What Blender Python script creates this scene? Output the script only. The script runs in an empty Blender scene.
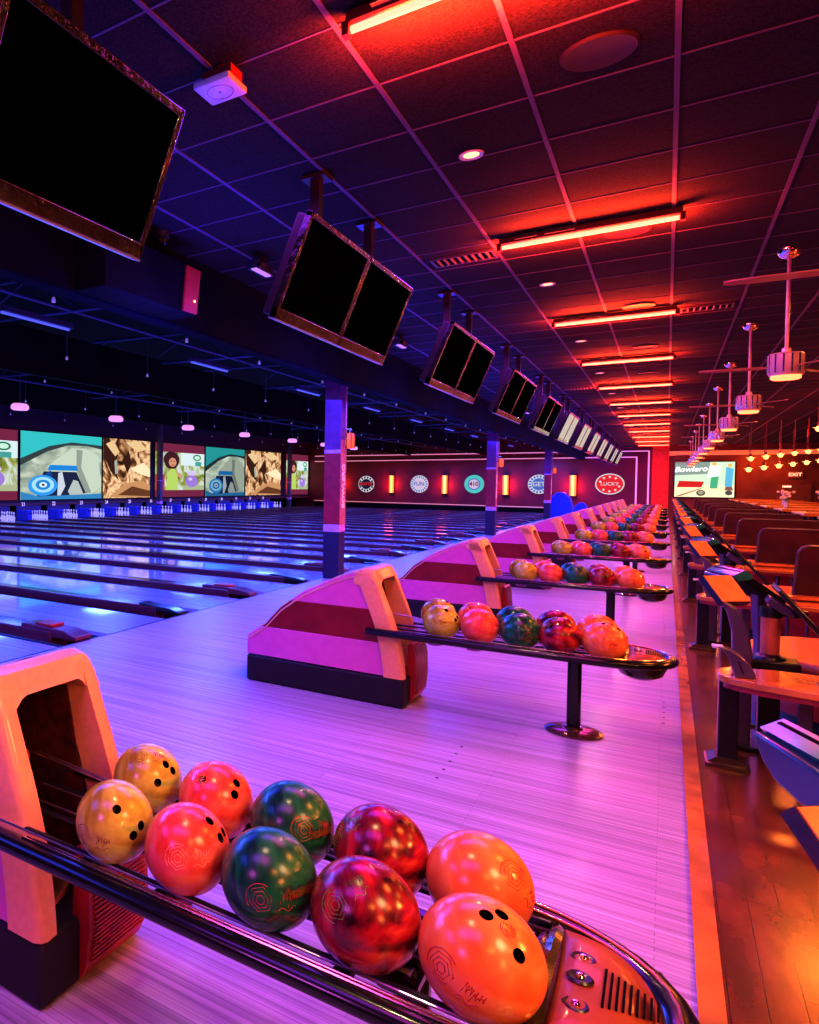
import bpy, bmesh, math, random
from mathutils import Vector, Matrix
random.seed(7)
PI = math.pi
COL = bpy.context.scene.collection
sc = bpy.context.scene
ORD = ['nearest', 'second', 'third', 'fourth', 'fifth', 'sixth', 'seventh', 'eighth', 'ninth', 'tenth', 'eleventh', 'twelfth',
       'thirteenth', 'fourteenth', 'fifteenth', 'sixteenth', 'seventeenth', 'eighteenth', 'nineteenth', 'twentieth',
       'twenty-first', 'twenty-second', 'twenty-third', 'twenty-fourth', 'twenty-fifth', 'twenty-sixth', 'twenty-seventh', 'twenty-eighth']
PITCH = 3.66          # one pair of lanes
NP = 12               # pairs in view
CEIL = 3.63

# ------------------------------------------------------------------ materials
def new_mat(name):
    m = bpy.data.materials.new(name); m.use_nodes = True
    nt = m.node_tree
    b = nt.nodes['Principled BSDF']
    return m, nt, b
def N(nt, t, **kw):
    n = nt.nodes.new(t)
    for k, v in kw.items():
        if k in n.inputs: n.inputs[k].default_value = v
        else: setattr(n, k, v)
    return n
def ramp(nt, stops, interp='LINEAR'):
    r = nt.nodes.new('ShaderNodeValToRGB'); cr = r.color_ramp; cr.interpolation = interp
    while len(cr.elements) < len(stops): cr.elements.new(0.5)
    for e, (p, c) in zip(cr.elements, stops):
        e.position = p; e.color = (c[0], c[1], c[2], 1)
    return r
def objmap(nt, scale=(1,1,1), loc=(0,0,0)):
    tc = nt.nodes.new('ShaderNodeTexCoord'); mp = nt.nodes.new('ShaderNodeMapping')
    mp.inputs['Scale'].default_value = scale; mp.inputs['Location'].default_value = loc
    nt.links.new(tc.outputs['Object'], mp.inputs['Vector'])
    return mp
def mat(name, col, rough=.5, metal=0, coat=0, emis=None, es=0, var=.12, vscale=9, bump=0, bscale=60, spec=.5):
    m, nt, b = new_mat(name)
    b.inputs['Roughness'].default_value = rough; b.inputs['Metallic'].default_value = metal
    b.inputs['Coat Weight'].default_value = coat; b.inputs['Coat Roughness'].default_value = .08
    b.inputs['Specular IOR Level'].default_value = spec
    mp = objmap(nt)
    n = N(nt, 'ShaderNodeTexNoise'); n.inputs['Scale'].default_value = vscale; n.inputs['Detail'].default_value = 5
    nt.links.new(mp.outputs[0], n.inputs['Vector'])
    lo = [max(0, c*(1-var)) for c in col]; hi = [min(1, c*(1+var)) for c in col]
    r = ramp(nt, [(.35, lo), (.65, hi)])
    nt.links.new(n.outputs[0], r.inputs[0]); nt.links.new(r.outputs[0], b.inputs['Base Color'])
    if bump:
        n2 = N(nt, 'ShaderNodeTexNoise'); n2.inputs['Scale'].default_value = bscale
        nt.links.new(mp.outputs[0], n2.inputs['Vector'])
        bp = N(nt, 'ShaderNodeBump'); bp.inputs['Strength'].default_value = bump; bp.inputs['Distance'].default_value = .01
        nt.links.new(n2.outputs[0], bp.inputs['Height']); nt.links.new(bp.outputs[0], b.inputs['Normal'])
    if emis:
        b.inputs['Emission Color'].default_value = (*emis, 1); b.inputs['Emission Strength'].default_value = es
    return m
M = {}
M['black'] = mat('black_plastic', (.012,.011,.013), .35, coat=.3)
M['blackmatte'] = mat('matte_black', (.005,.004,.007), .8, spec=.1)
M['gloss'] = mat('gloss_black_rail', (.008,.006,.009), .22, coat=.45, var=.3, spec=.35)
M['brassline'] = mat('rail_inlay_metal', (.75,.6,.45), .22, metal=1)
M['chrome'] = mat('chrome', (.85,.82,.8), .12, metal=1)
M['steel'] = mat('dark_steel', (.12,.11,.12), .35, metal=.8)
M['rod'] = mat('bright_rod', (.6,.58,.6), .3, metal=1)
M['hoodside'] = mat('hood_side_magenta_lit', (.76,.15,.45), .42, coat=.12, var=.04, vscale=14, bump=.05)  # pale plastic; magenta side light tinted into the colour
M['hoodframe'] = mat('hood_frame_orange_lit', (.85,.42,.22), .36, coat=.3, var=.05, vscale=40, bump=.10)  # same pale plastic with orange light from the right tinted in
M['hoodred'] = mat('hood_red_band', (.26,.003,.010), .42, coat=.1, var=.15)
M['hoodtop'] = mat('hood_top_glow_tint', (.72,.34,.20), .4, coat=.2, var=.15)  # orange glow on the hood top put into its colour
M['hoodbase'] = mat('hood_black_base', (.016,.004,.014), .6, coat=.0, bump=.15)
M['redplastic'] = mat('red_ribbed_plastic', (.36,.012,.02), .38, coat=.3)
M['cavity'] = mat('dark_cavity', (.008,.003,.004), .85, spec=.1)  # near-black stands in for shade inside the mouth and slots
M['cavityred'] = mat('worn_red_inner_wall', (.10,.012,.012), .6, var=.5, vscale=25)  # red darkened to put the mouth's shade into the colour
M['brass'] = mat('brass_fitting', (.8,.55,.2), .3, metal=1)
M['dryer'] = mat('dryer_amber_shell', (.34,.07,.012), .42, coat=.25, var=.2)
M['dryerblk'] = mat('dryer_black_shell', (.03,.016,.010), .22, coat=.8)
M['tvbezel'] = mat('piano_black_bezel', (.016,.008,.006), .16, coat=1, var=.6, vscale=25, bump=.9, bscale=28)
M['tvbody'] = mat('tv_back_shell', (.018,.004,.006), .5, coat=.1)
M['tvscreen'] = mat('dark_screen_glass', (.001,.001,.001), .6, var=0, spec=0)
M['pole'] = mat('dark_mount_pole', (.055,.012,.018), .4, metal=.3)
M['trimwood'] = mat('trim_wood', (.60,.24,.03), .25, coat=.6, var=.25, vscale=5)
M['whitep'] = mat('white_plastic', (.75,.72,.74), .4)
M['purplemetal'] = mat('grey_pedestal_metal', (.17,.12,.21), .28, metal=.55, coat=.3)
M['postm'] = mat('black_post_metal', (.014,.010,.022), .35, metal=.2, coat=.4)
M['tabletop'] = mat('warm_wood_tabletop', (.72,.24,.03), .22, coat=.6, var=.28, vscale=3)
M['orangeface'] = mat('wood_grain_tablet_face', (.82,.24,.07), .35, coat=.3, var=.15, vscale=12)
M['bluescreen'] = mat('dark_blue_monitor_shell', (.022,.018,.06), .3, coat=.5)
M['green'] = mat('teal_glossy_edge', (.05,.32,.20), .12, coat=.8, var=.5, vscale=4)
M['leather'] = mat('oxblood_leather', (.085,.010,.012), .3, coat=.35, var=.3, vscale=4, bump=.1)
M['leatheredge'] = mat('dark_grey_leather_edge', (.13,.07,.09), .35, coat=.4)
M['seatred'] = mat('orange_vinyl_seat', (.68,.14,.05), .3, coat=.4, var=.15, vscale=3)
M['redpanel'] = mat('red_bench_panel', (.45,.02,.025), .35, coat=.3)
M['cream'] = mat('cream_counter', (.92,.68,.36), .3, coat=.3, var=.1)
M['fanmetal'] = mat('brushed_fan_metal', (.85,.55,.5), .35, metal=.3)
M['blade'] = mat('fan_blade_wood', (.50,.16,.12), .35, coat=.3)
M['fixture'] = mat('red_lamp_housing', (.25,.02,.02), .4)
M['bulkhead'] = mat('dark_bulkhead_paint', (.009,.004,.009), .8, var=.25, vscale=1.5, spec=.08)
M['conduit'] = mat('blue_grey_conduit', (.08,.07,.16), .5, metal=.3)
M['divider'] = mat('maroon_divider_cap', (.16,.016,.05), .3, coat=.5)
M['dividertop'] = mat('black_divider_top', (.012,.009,.02), .3, coat=.6)
M['colpurple'] = mat('purple_column_paint', (.26,.03,.20), .5)
M['colred'] = mat('red_column_paint', (.55,.01,.04), .45)
M['colpink'] = mat('pink_band_paint', (.9,.35,.75), .5)
M['colside'] = mat('column_side_orange_lit', (.8,.25,.2), .5)  # orange light falling on the column's right face, as colour
M['colblack'] = mat('dark_column_base', (.04,.012,.07), .5)
M['pin'] = mat('pin_white_glow', (.85,.84,.88), .3, coat=.4, var=.02, emis=(.55,.5,.9), es=.35)  # faint emission stands in for blue light on the pins
M['pinred'] = mat('pin_red_ring', (.6,.02,.04), .3)
M['bluepit'] = mat('pit_panel_blue_glow', (.03,.04,.55), .4, emis=(.02,.03,.9), es=.16)  # blue light in the pit painted as colour and emission
M['bluebox'] = mat('blue_moulded_plastic', (.02,.08,.8), .35, coat=.3)
M['plum'] = mat('plum_wall_paint', (.05,.015,.05), .7)
M['brownwall'] = mat('rust_wall_paint', (.26,.045,.02), .6, var=.3, vscale=1)
def emat(name, col, s, base=(0.02,0.02,0.02)):
    return mat(name, base, .5, emis=col, es=s, var=0)
M['tube'] = emat('neon_tube_glow', (1,.055,.035), 13)
M['tubecore'] = emat('neon_tube_core', (1,.30,.13), 20)
M['lamp'] = emat('warm_lamp', (1,.55,.22), 2)
M['fanlamp'] = emat('fan_lamp_lens', (1,.13,.05), 5)
M['sconce'] = emat('amber_sconce_glass', (1,.16,.03), 2.2)
M['sconcecore'] = emat('yellow_sconce_core', (1,.50,.14), 2.2)
M['starbulb'] = emat('golden_bulb', (1,.36,.08), 5)
M['projglow'] = emat('projector_shell_glow', (.8,.35,.75), .9, (.6,.5,.6))  # housing glows to imitate light on a pale shell
M['pinkline'] = emat('wall_line_pink_glow', (.85,.30,.45), .7, (.7,.5,.55))  # wall lines brightened by emission, not lamps
M['amberline'] = emat('wall_line_amber_glow', (.9,.35,.22), .55, (.6,.4,.3))  # emission lifts this wall line too; no lamp behind it
M['bandglow'] = emat('orange_wall_band', (1,.22,.10), .55, (.7,.2,.1))
M['redwall'] = mat('red_wall_glow', (.75,.03,.02), .5, emis=(.8,.02,.01), es=.25)  # brightness of this wall section put in as faint emission
M['txtwhite'] = emat('white_lettering_glow', (.9,.75,.85), .55, (.7,.6,.7))  # emission keeps the lane numbers bright
M['coltext'] = emat('pale_lettering_glow', (1,.55,.5), .4, (.9,.6,.55))  # column lettering lightened by a glow of its own
M['exitm'] = emat('exit_letters', (1,.5,.3), 2)

# ball shells: marbled colour, with shade painted dark inside the drilled holes
def ball_mat(name, stops, scale=9, dist=3.5, rough=.24):
    m, nt, b = new_mat(name)
    b.inputs['Roughness'].default_value = rough; b.inputs['Coat Weight'].default_value = .35; b.inputs['Coat Roughness'].default_value = .2
    mp = objmap(nt)
    n = N(nt, 'ShaderNodeTexNoise'); n.inputs['Scale'].default_value = scale; n.inputs['Detail'].default_value = 4; n.inputs['Distortion'].default_value = dist
    nt.links.new(mp.outputs[0], n.inputs['Vector'])
    r = ramp(nt, stops); nt.links.new(n.outputs[0], r.inputs[0])
    ln = N(nt, 'ShaderNodeVectorMath', operation='LENGTH'); nt.links.new(mp.outputs[0], ln.inputs[0])
    gt = N(nt, 'ShaderNodeMath', operation='GREATER_THAN'); gt.inputs[1].default_value = .1115
    nt.links.new(ln.outputs['Value'], gt.inputs[0])
    mx = N(nt, 'ShaderNodeMix', data_type='RGBA'); nt.links.new(gt.outputs[0], mx.inputs[0])
    mx.inputs[6].default_value = (.012,.004,.003,1); nt.links.new(r.outputs[0], mx.inputs[7])
    nt.links.new(mx.outputs[2], b.inputs['Base Color'])
    return m
BALLS = {
 'yellow': (ball_mat('gold_pearl_ball', [(.3,(.36,.26,.02)),(.45,(.55,.50,.05)),(.58,(.66,.70,.10)),(.7,(.42,.62,.09))], 5, 2), 'golden yellow pearl'),
 'coral': (ball_mat('coral_ball', [(.3,(.75,.05,.03)),(.5,(.90,.13,.07)),(.7,(.95,.30,.14))], 6, 2), 'coral red'),
 'green': (ball_mat('dark_green_marble_ball', [(.3,(.004,.025,.018)),(.42,(.006,.11,.045)),(.52,(.015,.20,.06)),(.60,(.01,.05,.03)),(.68,(.25,.12,.02)),(.78,(.02,.03,.02))], 5, 2.2, .28), 'dark green marbled'),
 'darkred': (ball_mat('crimson_marble_ball', [(.32,(.025,.0,.008)),(.45,(.22,.004,.02)),(.55,(.48,.01,.025)),(.7,(.70,.08,.05))], 6, 2.2), 'crimson marbled'),
 'orange': (ball_mat('orange_pearl_ball', [(.3,(.85,.14,.03)),(.5,(.95,.27,.06)),(.7,(.98,.42,.12))], 5, 1.5), 'bright orange pearl'),
}

def approach_mat():
    m, nt, b = new_mat('pale_maple_approach')
    mp = objmap(nt, (.5, 36, 1))
    n = N(nt, 'ShaderNodeTexNoise'); n.inputs['Scale'].default_value = 1; n.inputs['Detail'].default_value = 6; n.inputs['Roughness'].default_value = .65
    nt.links.new(mp.outputs[0], n.inputs['Vector'])
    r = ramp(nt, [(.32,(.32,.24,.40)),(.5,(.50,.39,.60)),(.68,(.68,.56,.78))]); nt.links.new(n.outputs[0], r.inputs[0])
    mp2 = objmap(nt, (1,1,1))
    br = N(nt, 'ShaderNodeTexBrick'); br.inputs['Scale'].default_value = 1; br.inputs['Brick Width'].default_value = 1.4; br.inputs['Row Height'].default_value = .027
    br.inputs['Mortar Size'].default_value = .0011; br.inputs['Color1'].default_value = (1,1,1,1); br.inputs['Color2'].default_value = (.80,.78,.84,1); br.inputs['Mortar'].default_value = (.5,.42,.5,1)
    nt.links.new(mp2.outputs[0], br.inputs['Vector'])
    mx = N(nt, 'ShaderNodeMix', data_type='RGBA', blend_type='MULTIPLY'); mx.inputs[0].default_value = 1
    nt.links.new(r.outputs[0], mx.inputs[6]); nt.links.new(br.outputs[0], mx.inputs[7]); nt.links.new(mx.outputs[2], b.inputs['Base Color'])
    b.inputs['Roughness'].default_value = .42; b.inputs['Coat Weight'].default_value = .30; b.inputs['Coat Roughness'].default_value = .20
    b.inputs['Specular IOR Level'].default_value = .2
    return m
def lane_mat():
    m, nt, b = new_mat('oiled_lane_boards')
    mp = objmap(nt, (.25, 30, 1))
    n = N(nt, 'ShaderNodeTexNoise'); n.inputs['Scale'].default_value = 1; n.inputs['Detail'].default_value = 5
    nt.links.new(mp.outputs[0], n.inputs['Vector'])
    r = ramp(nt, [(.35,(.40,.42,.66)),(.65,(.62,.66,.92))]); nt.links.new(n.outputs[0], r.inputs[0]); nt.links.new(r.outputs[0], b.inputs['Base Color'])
    b.inputs['Roughness'].default_value = .22; b.inputs['Coat Weight'].default_value = 1; b.inputs['Coat Roughness'].default_value = .05
    return m
def wood_floor_mat():
    m, nt, b = new_mat('dark_red_wood_floor')
    mp = objmap(nt, (1,1,1))
    br = N(nt, 'ShaderNodeTexBrick'); br.inputs['Scale'].default_value = 1; br.inputs['Brick Width'].default_value = 1.2; br.inputs['Row Height'].default_value = .09
    br.inputs['Mortar Size'].default_value = .0015; br.inputs['Color1'].default_value = (.27,.07,.02,1); br.inputs['Color2'].default_value = (.22,.05,.015,1); br.inputs['Mortar'].default_value = (.03,.01,.005,1)
    mp.inputs['Rotation'].default_value = (0,0,PI/2)
    nt.links.new(mp.outputs[0], br.inputs['Vector'])
    n = N(nt, 'ShaderNodeTexNoise'); n.inputs['Scale'].default_value = 2.5; n.inputs['Detail'].default_value = 6
    mp3 = objmap(nt, (3,1,1)); nt.links.new(mp3.outputs[0], n.inputs['Vector'])
    r = ramp(nt, [(.3,(.35,.35,.35)),(.65,(1.0,1.0,1.0))]); nt.links.new(n.outputs[0], r.inputs[0])
    mx = N(nt, 'ShaderNodeMix', data_type='RGBA', blend_type='MULTIPLY'); mx.inputs[0].default_value = 1
    nt.links.new(br.outputs[0], mx.inputs[6]); nt.links.new(r.outputs[0], mx.inputs[7]); nt.links.new(mx.outputs[2], b.inputs['Base Color'])
    b.inputs['Roughness'].default_value = .24; b.inputs['Coat Weight'].default_value = .5; b.inputs['Coat Roughness'].default_value = .15
    return m
def ceiling_mat():
    m, nt, b = new_mat('black_ceiling_tiles')
    mp = objmap(nt)
    n = N(nt, 'ShaderNodeTexNoise'); n.inputs['Scale'].default_value = 90; n.inputs['Detail'].default_value = 3
    nt.links.new(mp.outputs[0], n.inputs['Vector'])
    r = ramp(nt, [(.35,(.012,.006,.009)),(.65,(.036,.018,.026))]); nt.links.new(n.outputs[0], r.inputs[0])
    nt.links.new(r.outputs[0], b.inputs['Base Color']); b.inputs['Roughness'].default_value = .85; b.inputs['Specular IOR Level'].default_value = .15
    return m

# ------------------------------------------------------------------ mesh helpers
def bx(bm, c, s, mi=0, rot=None, bev=0):
    r = bmesh.ops.create_cube(bm, size=1)
    vs = r['verts']
    bmesh.ops.scale(bm, vec=Vector(s), verts=vs)
    if bev:
        es = list({e for v in vs for e in v.link_edges})
        rb = bmesh.ops.bevel(bm, geom=es, offset=bev, segments=2, affect='EDGES', profile=.6)
        vs = list({v for f in rb['faces'] for v in f.verts} | {v for v in vs if v.is_valid})
    if rot: bmesh.ops.rotate(bm, cent=(0,0,0), matrix=rot, verts=vs)
    bmesh.ops.translate(bm, vec=Vector(c), verts=vs)
    for f in {f for v in vs for f in v.link_faces}: f.material_index = mi
    return vs
def tube(bm, p0, p1, r0, r1=None, seg=12, mi=0, caps=True):
    p0 = Vector(p0); p1 = Vector(p1); d = p1-p0
    r1 = r0 if r1 is None else r1
    res = bmesh.ops.create_cone(bm, cap_ends=caps, segments=seg, radius1=r0, radius2=r1, depth=d.length)
    q = d.to_track_quat('Z', 'Y').to_matrix()
    bmesh.ops.rotate(bm, cent=(0,0,0), matrix=q, verts=res['verts'])
    bmesh.ops.translate(bm, vec=(p0+p1)/2, verts=res['verts'])
    for f in {f for v in res['verts'] for f in v.link_faces}: f.material_index = mi
def sweep(bm, pts, r, seg=10, mi=0, closed=False, ry=None):
    """tube following a list of points; elliptical section when ry (vertical radius) is given"""
    pts = [Vector(p) for p in pts]; rings = []; n = len(pts); ry = ry or r
    for i, p in enumerate(pts):
        if closed: t = pts[(i+1) % n]-pts[i-1]
        else: t = pts[min(i+1, n-1)]-pts[max(i-1, 0)]
        t.normalize()
        up = Vector((0,0,1)) if abs(t.z) < .95 else Vector((0,1,0))
        s = t.cross(up).normalized(); u = s.cross(t).normalized()
        rings.append([bm.verts.new(p + s*math.cos(a)*r + u*math.sin(a)*ry) for a in [2*PI*k/seg for k in range(seg)]])
    for i in range(n if closed else n-1):
        A, B = rings[i], rings[(i+1) % n]
        for k in range(seg):
            f = bm.faces.new((A[k], A[(k+1) % seg], B[(k+1) % seg], B[k])); f.material_index = mi
    if not closed:
        for R_ in (rings[0][::-1], rings[-1]):
            f = bm.faces.new(R_); f.material_index = mi
def lathe(bm, prof, c=(0,0,0), seg=24, mi=0):
    c = Vector(c); rings = []
    for r, z in prof:
        if r < 1e-5: rings.append([bm.verts.new(c+Vector((0,0,z)))])
        else: rings.append([bm.verts.new(c+Vector((r*math.cos(2*PI*k/seg), r*math.sin(2*PI*k/seg), z))) for k in range(seg)])
    for A, B in zip(rings, rings[1:]):
        for k in range(seg):
            k2 = (k+1) % seg
            if len(A) == 1 and len(B) == 1: continue
            if len(A) == 1: vs = (A[0], B[k2], B[k])
            elif len(B) == 1: vs = (A[k], A[k2], B[0])
            else: vs = (A[k], A[k2], B[k2], B[k])
            f = bm.faces.new(vs); f.material_index = mi
def prism(bm, poly, y0, y1, mi=0, axis='Y'):
    """poly in (x,z) extruded in Y (axis Y); or (y,z) extruded in X; or (x,y) extruded in Z"""
    def P(a, b, t):
        return {'Y': (a, t, b), 'X': (t, a, b), 'Z': (a, b, t)}[axis]
    A = [bm.verts.new(P(a, b, y0)) for a, b in poly]; B = [bm.verts.new(P(a, b, y1)) for a, b in poly]
    fs = [bm.faces.new(A), bm.faces.new(B[::-1])]
    n = len(poly)
    for i in range(n): fs.append(bm.faces.new((A[i], B[i], B[(i+1) % n], A[(i+1) % n])))
    for f in fs: f.material_index = mi
    return A+B
def obj(name, bm, mats, parent=None, smooth=True, loc=(0,0,0), bevel=0):
    bmesh.ops.recalc_face_normals(bm, faces=bm.faces[:])
    me = bpy.data.meshes.new(name); bm.to_mesh(me); bm.free()
    for m in (mats if isinstance(mats, (list, tuple)) else [mats]): me.materials.append(m)
    o = bpy.data.objects.new(name, me); COL.objects.link(o); o.parent = parent; o.location = loc
    if smooth:
        for p in me.polygons: p.use_smooth = True
        try: me.set_sharp_from_angle(angle=math.radians(38))
        except Exception: pass
    if bevel:
        md = o.modifiers.new('bevel', 'BEVEL'); md.width = bevel; md.segments = 3; md.limit_method = 'ANGLE'; md.angle_limit = math.radians(40)
    return o
def tag(o, label, cat, group=None, kind=None):
    o['label'] = label; o['category'] = cat
    if group: o['group'] = group
    if kind: o['kind'] = kind
    return o
def thing(name, label, cat, loc=(0,0,0), rz=0, group=None):
    o = bpy.data.objects.new(name, None); COL.objects.link(o); o.location = loc; o.rotation_euler = (0,0,rz)
    o.empty_display_size = .1
    return tag(o, label, cat, group)
def struct(name, bm, m, smooth=False, loc=(0,0,0)):
    o = obj(name, bm, m, None, smooth, loc); o['kind'] = 'structure'; return o
KIDS = {}
def copy_tree(o, parent=None):
    c = o.copy(); COL.objects.link(c)
    if parent is not None: c.parent = parent; c.matrix_parent_inverse = o.matrix_parent_inverse.copy()
    for ch in o.children: copy_tree(ch, c)
    return c
def dup(o, loc, label, group=None):
    c = copy_tree(o); c.location = loc; c['label'] = label
    if group: c['group'] = group
    return c
def BM(): return bmesh.new()
def text_obj(name, s, size, m, parent=None, mat4=None, extrude=.004, shear=0):
    cu = bpy.data.curves.new(name+'_src', 'FONT'); cu.body = s; cu.size = size; cu.align_x = 'CENTER'; cu.align_y = 'CENTER'; cu.extrude = extrude; cu.shear = shear
    cu.offset = size*.012
    t = bpy.data.objects.new(name+'_src', cu); COL.objects.link(t)
    dg = bpy.context.evaluated_depsgraph_get(); me = bpy.data.meshes.new_from_object(t.evaluated_get(dg))
    bpy.data.objects.remove(t); me.materials.clear(); me.materials.append(m)
    o = bpy.data.objects.new(name, me); COL.objects.link(o); o.parent = parent
    if mat4 is not None: o.matrix_local = mat4
    return o
def frame(o, x, y, z):
    """matrix with origin o and axes x,y,z"""
    m = Matrix.Identity(4)
    for i, v in enumerate((x, y, z)):
        for r in range(3): m[r][i] = v[r]
    for r in range(3): m[r][3] = o[r]
    return m

# ------------------------------------------------------------------ room shell
YN, YF = -3.0, 45.8          # near and far ends of the hall
XL, XT, XR = -21.6, .11, 9.0
FOUL = -4.42
def rect_bm(x0, x1, y0, y1, z0, z1):
    b = BM(); bx(b, ((x0+x1)/2, (y0+y1)/2, (z0+z1)/2), (x1-x0, y1-y0, z1-z0)); return b
def back_y(x): return YF - .22*x if x < 0 else YF     # the rear wall runs slightly askew behind the lanes

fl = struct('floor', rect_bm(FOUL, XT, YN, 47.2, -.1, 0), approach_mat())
struct('floor_concourse', rect_bm(XT, XR, YN, 46.2, -.1, -.002), wood_floor_mat())
struct('floor_lane_bed', rect_bm(XL, FOUL, YN, 51, -.3, -.13), M['dividertop'])
struct('trim_1', rect_bm(XT-.005, XT+.060, YN, 45.7, -.02, .012), M['trimwood'])
b = BM(); bx(b, (FOUL, 21.5, .001), (.022, 49, .003)); struct('trim_2', b, M['dividertop'])
# small dots let into the approach boards
b = BM()
for k in range(-1, NP):
    for j in range(5):
        for xx in (-.92, .015):
            tube(b, (xx, 4.05+.145*j+PITCH*k+(0 if xx < -.5 else 1.9), -.001), (xx, 4.05+.145*j+PITCH*k+(0 if xx < -.5 else 1.9), .0012), .009, seg=8)
struct('trim_3', b, M['dividertop'])

# ceiling: dark tiles with a light T-bar grid
struct('ceiling', rect_bm(-3.55, XR, YN, 48, CEIL, CEIL+.1), ceiling_mat())
grid = mat('painted_ceiling_grid', (.11,.06,.13), .7, var=.1)
b = BM()
for i in range(-5, 15):
    x = -.005+.61*i
    if -3.5 < x < XR: bx(b, (x, 22.4, CEIL-.003), (.024, 50.4, .008))
struct('trim_4', b, grid)
b = BM()
for j in range(-12, 70):
    y = 5.06+.61*j
    if YN < y < 47.5: bx(b, (2.72, y, CEIL-.0015), (12.5, .013, .006))
struct('trim_5', b, grid)
# open dark ceiling above the lanes and its bulkheads
struct('ceiling_open_deck', rect_bm(XL, -3.5, YN, 52, 5.2, 5.3), M['blackmatte'])
struct('wall_bulkhead_near', rect_bm(-3.62, -3.5, YN, 49, 2.98, 5.2), M['bulkhead'])
struct('wall_bulkhead_middle', rect_bm(-8.1, -8, YN, 49, 3.27, 4.0), M['bulkhead'])
struct('wall_bulkhead_far', rect_bm(-13.1, -13, YN, 50, 3.45, 4.3), M['bulkhead'])
struct('trim_6', rect_bm(-3.63, -3.49, YN, 49, 2.955, 2.98), mat('blue_painted_edge', (.004,.004,.02), .8, spec=.05))
struct('wall_left', rect_bm(XL-.1, XL, YN, 52, -.3, 5.3), M['blackmatte'])
# masking wall over the pins
struct('wall_masking', rect_bm(-20.75, -20.55, YN, 50.4, .62, 5.2), M['plum'])
struct('trim_7', rect_bm(-20.56, -20.50, YN, 50.4, .56, .66), mat('brown_masking_rail', (.16,.05,.06), .5))
# rear walls
b = BM(); prism(b, [(XL, back_y(XL)), (-.6, back_y(-.6)), (-.6, back_y(-.6)+.3), (XL, back_y(XL)+.3)], -.3, 5.3, axis='Z')
struct('wall_back', b, mat('crimson_rear_wall', (.24,.007,.020), .55, var=.15, vscale=1))
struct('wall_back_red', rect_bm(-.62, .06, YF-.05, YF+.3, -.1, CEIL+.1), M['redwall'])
struct('wall_back_right', rect_bm(.06, XR, YF, YF+.2, -.1, CEIL+.1), M['brownwall'])
struct('trim_8', rect_bm(.06, XR, YF-.06, YF, 3.12, 3.34), M['bandglow'])
struct('wall_right', rect_bm(XR, XR+.1, YN, 46, -.1, CEIL+.1), M['brownwall'])
struct('wall_near', rect_bm(XL, XR, YN-.1, YN, -.3, 5.3), M['blackmatte'])
def on_back(x, z, off=.02):
    d = Vector((-1, .22, 0)).normalized(); n = Vector((-.22, -1, 0)).normalized()
    return Vector((x, back_y(x), z)) + n*off
BX = Vector((1, -.22, 0)).normalized(); BN = Vector((-.22, -1, 0)).normalized(); BZ = Vector((0,0,1))
def back_bar(b, x0, z0, x1, z1, w):
    p0 = on_back(x0, z0, .03); p1 = on_back(x1, z1, .03)
    if abs(x1-x0) > abs(z1-z0):
        A = [p0-BZ*w/2, p1-BZ*w/2, p1+BZ*w/2, p0+BZ*w/2]
    else:
        A = [p0-BX*w/2, p0+BX*w/2, p1+BX*w/2, p1-BX*w/2]
    B = [v-BN*.03 for v in A]
    va = [b.verts.new(v) for v in A]; vb = [b.verts.new(v) for v in B]
    b.faces.new(va); b.faces.new(vb[::-1])
    for i in range(4): b.faces.new((va[i], vb[i], vb[(i+1) % 4], va[(i+1) % 4]))
b = BM()
back_bar(b, -20, 3.55, -.75, 3.38, .06); back_bar(b, -.75, 3.40, -.75, .2, .07)
back_bar(b, -20, 3.17, -1.25, 3.08, .06); back_bar(b, -1.25, 3.10, -1.25, .2, .07)
struct('trim_9', b, M['pinkline'])
b = BM(); back_bar(b, -20, .36, -1.3, .33, .05); struct('trim_10', b, M['amberline'])
b = BM(); back_bar(b, -20, .12, -.65, .12, .3); struct('baseboard_back', b, M['blackmatte'])

# ------------------------------------------------------------------ lanes, gutters and dividers
LP = 1.83
lane_m = lane_mat(); gut_m = mat('dark_gutter', (.02,.018,.05), .3, coat=.4)
lanes_y = [1.7+PITCH*.25+LP*(j-2)+.0 for j in range(0, 25)]     # lane centres
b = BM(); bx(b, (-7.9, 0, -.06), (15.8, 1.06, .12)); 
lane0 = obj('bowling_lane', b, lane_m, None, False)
for s in (-1, 1):
    b = BM()
    prof = [(s*(.53), -.13), (s*.53, -.04), (s*.58, -.09), (s*.64, -.105), (s*.70, -.09), (s*.75, -.04), (s*.75, -.13)]
    prism(b, prof, -15.6, -.02, axis='X')
    obj('gutter', b, gut_m, lane0)
b = BM(); bx(b, (-15.4, 0, .0006), (.9, 1.05, .001)); obj('pin_deck', b, mat('pin_deck_lit_boards', (.75,.6,.62), .3, coat=.5, emis=(.5,.2,.25), es=.12), lane0)  # faint emission imitates light on the deck boards
b = BM()
for j, (a, c) in enumerate([(0,0),(-.3,.13),(-.3,-.13),(-.6,.27),(-.6,-.27),(-.9,.4),(-.9,-.4)]):
    q = [(-4.4+a-.0, c-.02), (-4.4+a+.15, c), (-4.4+a, c+.02)]
    prism(b, q, .0005, .0012, axis='Z')
obj('aiming_arrows', b, M['dividertop'], lane0)
tag(lane0, 'x', 'lane', 'bowling lanes')
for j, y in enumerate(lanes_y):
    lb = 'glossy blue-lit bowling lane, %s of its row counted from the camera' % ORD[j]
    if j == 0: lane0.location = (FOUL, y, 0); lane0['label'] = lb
    else: dup(lane0, (FOUL, y, 0), lb)
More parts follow.
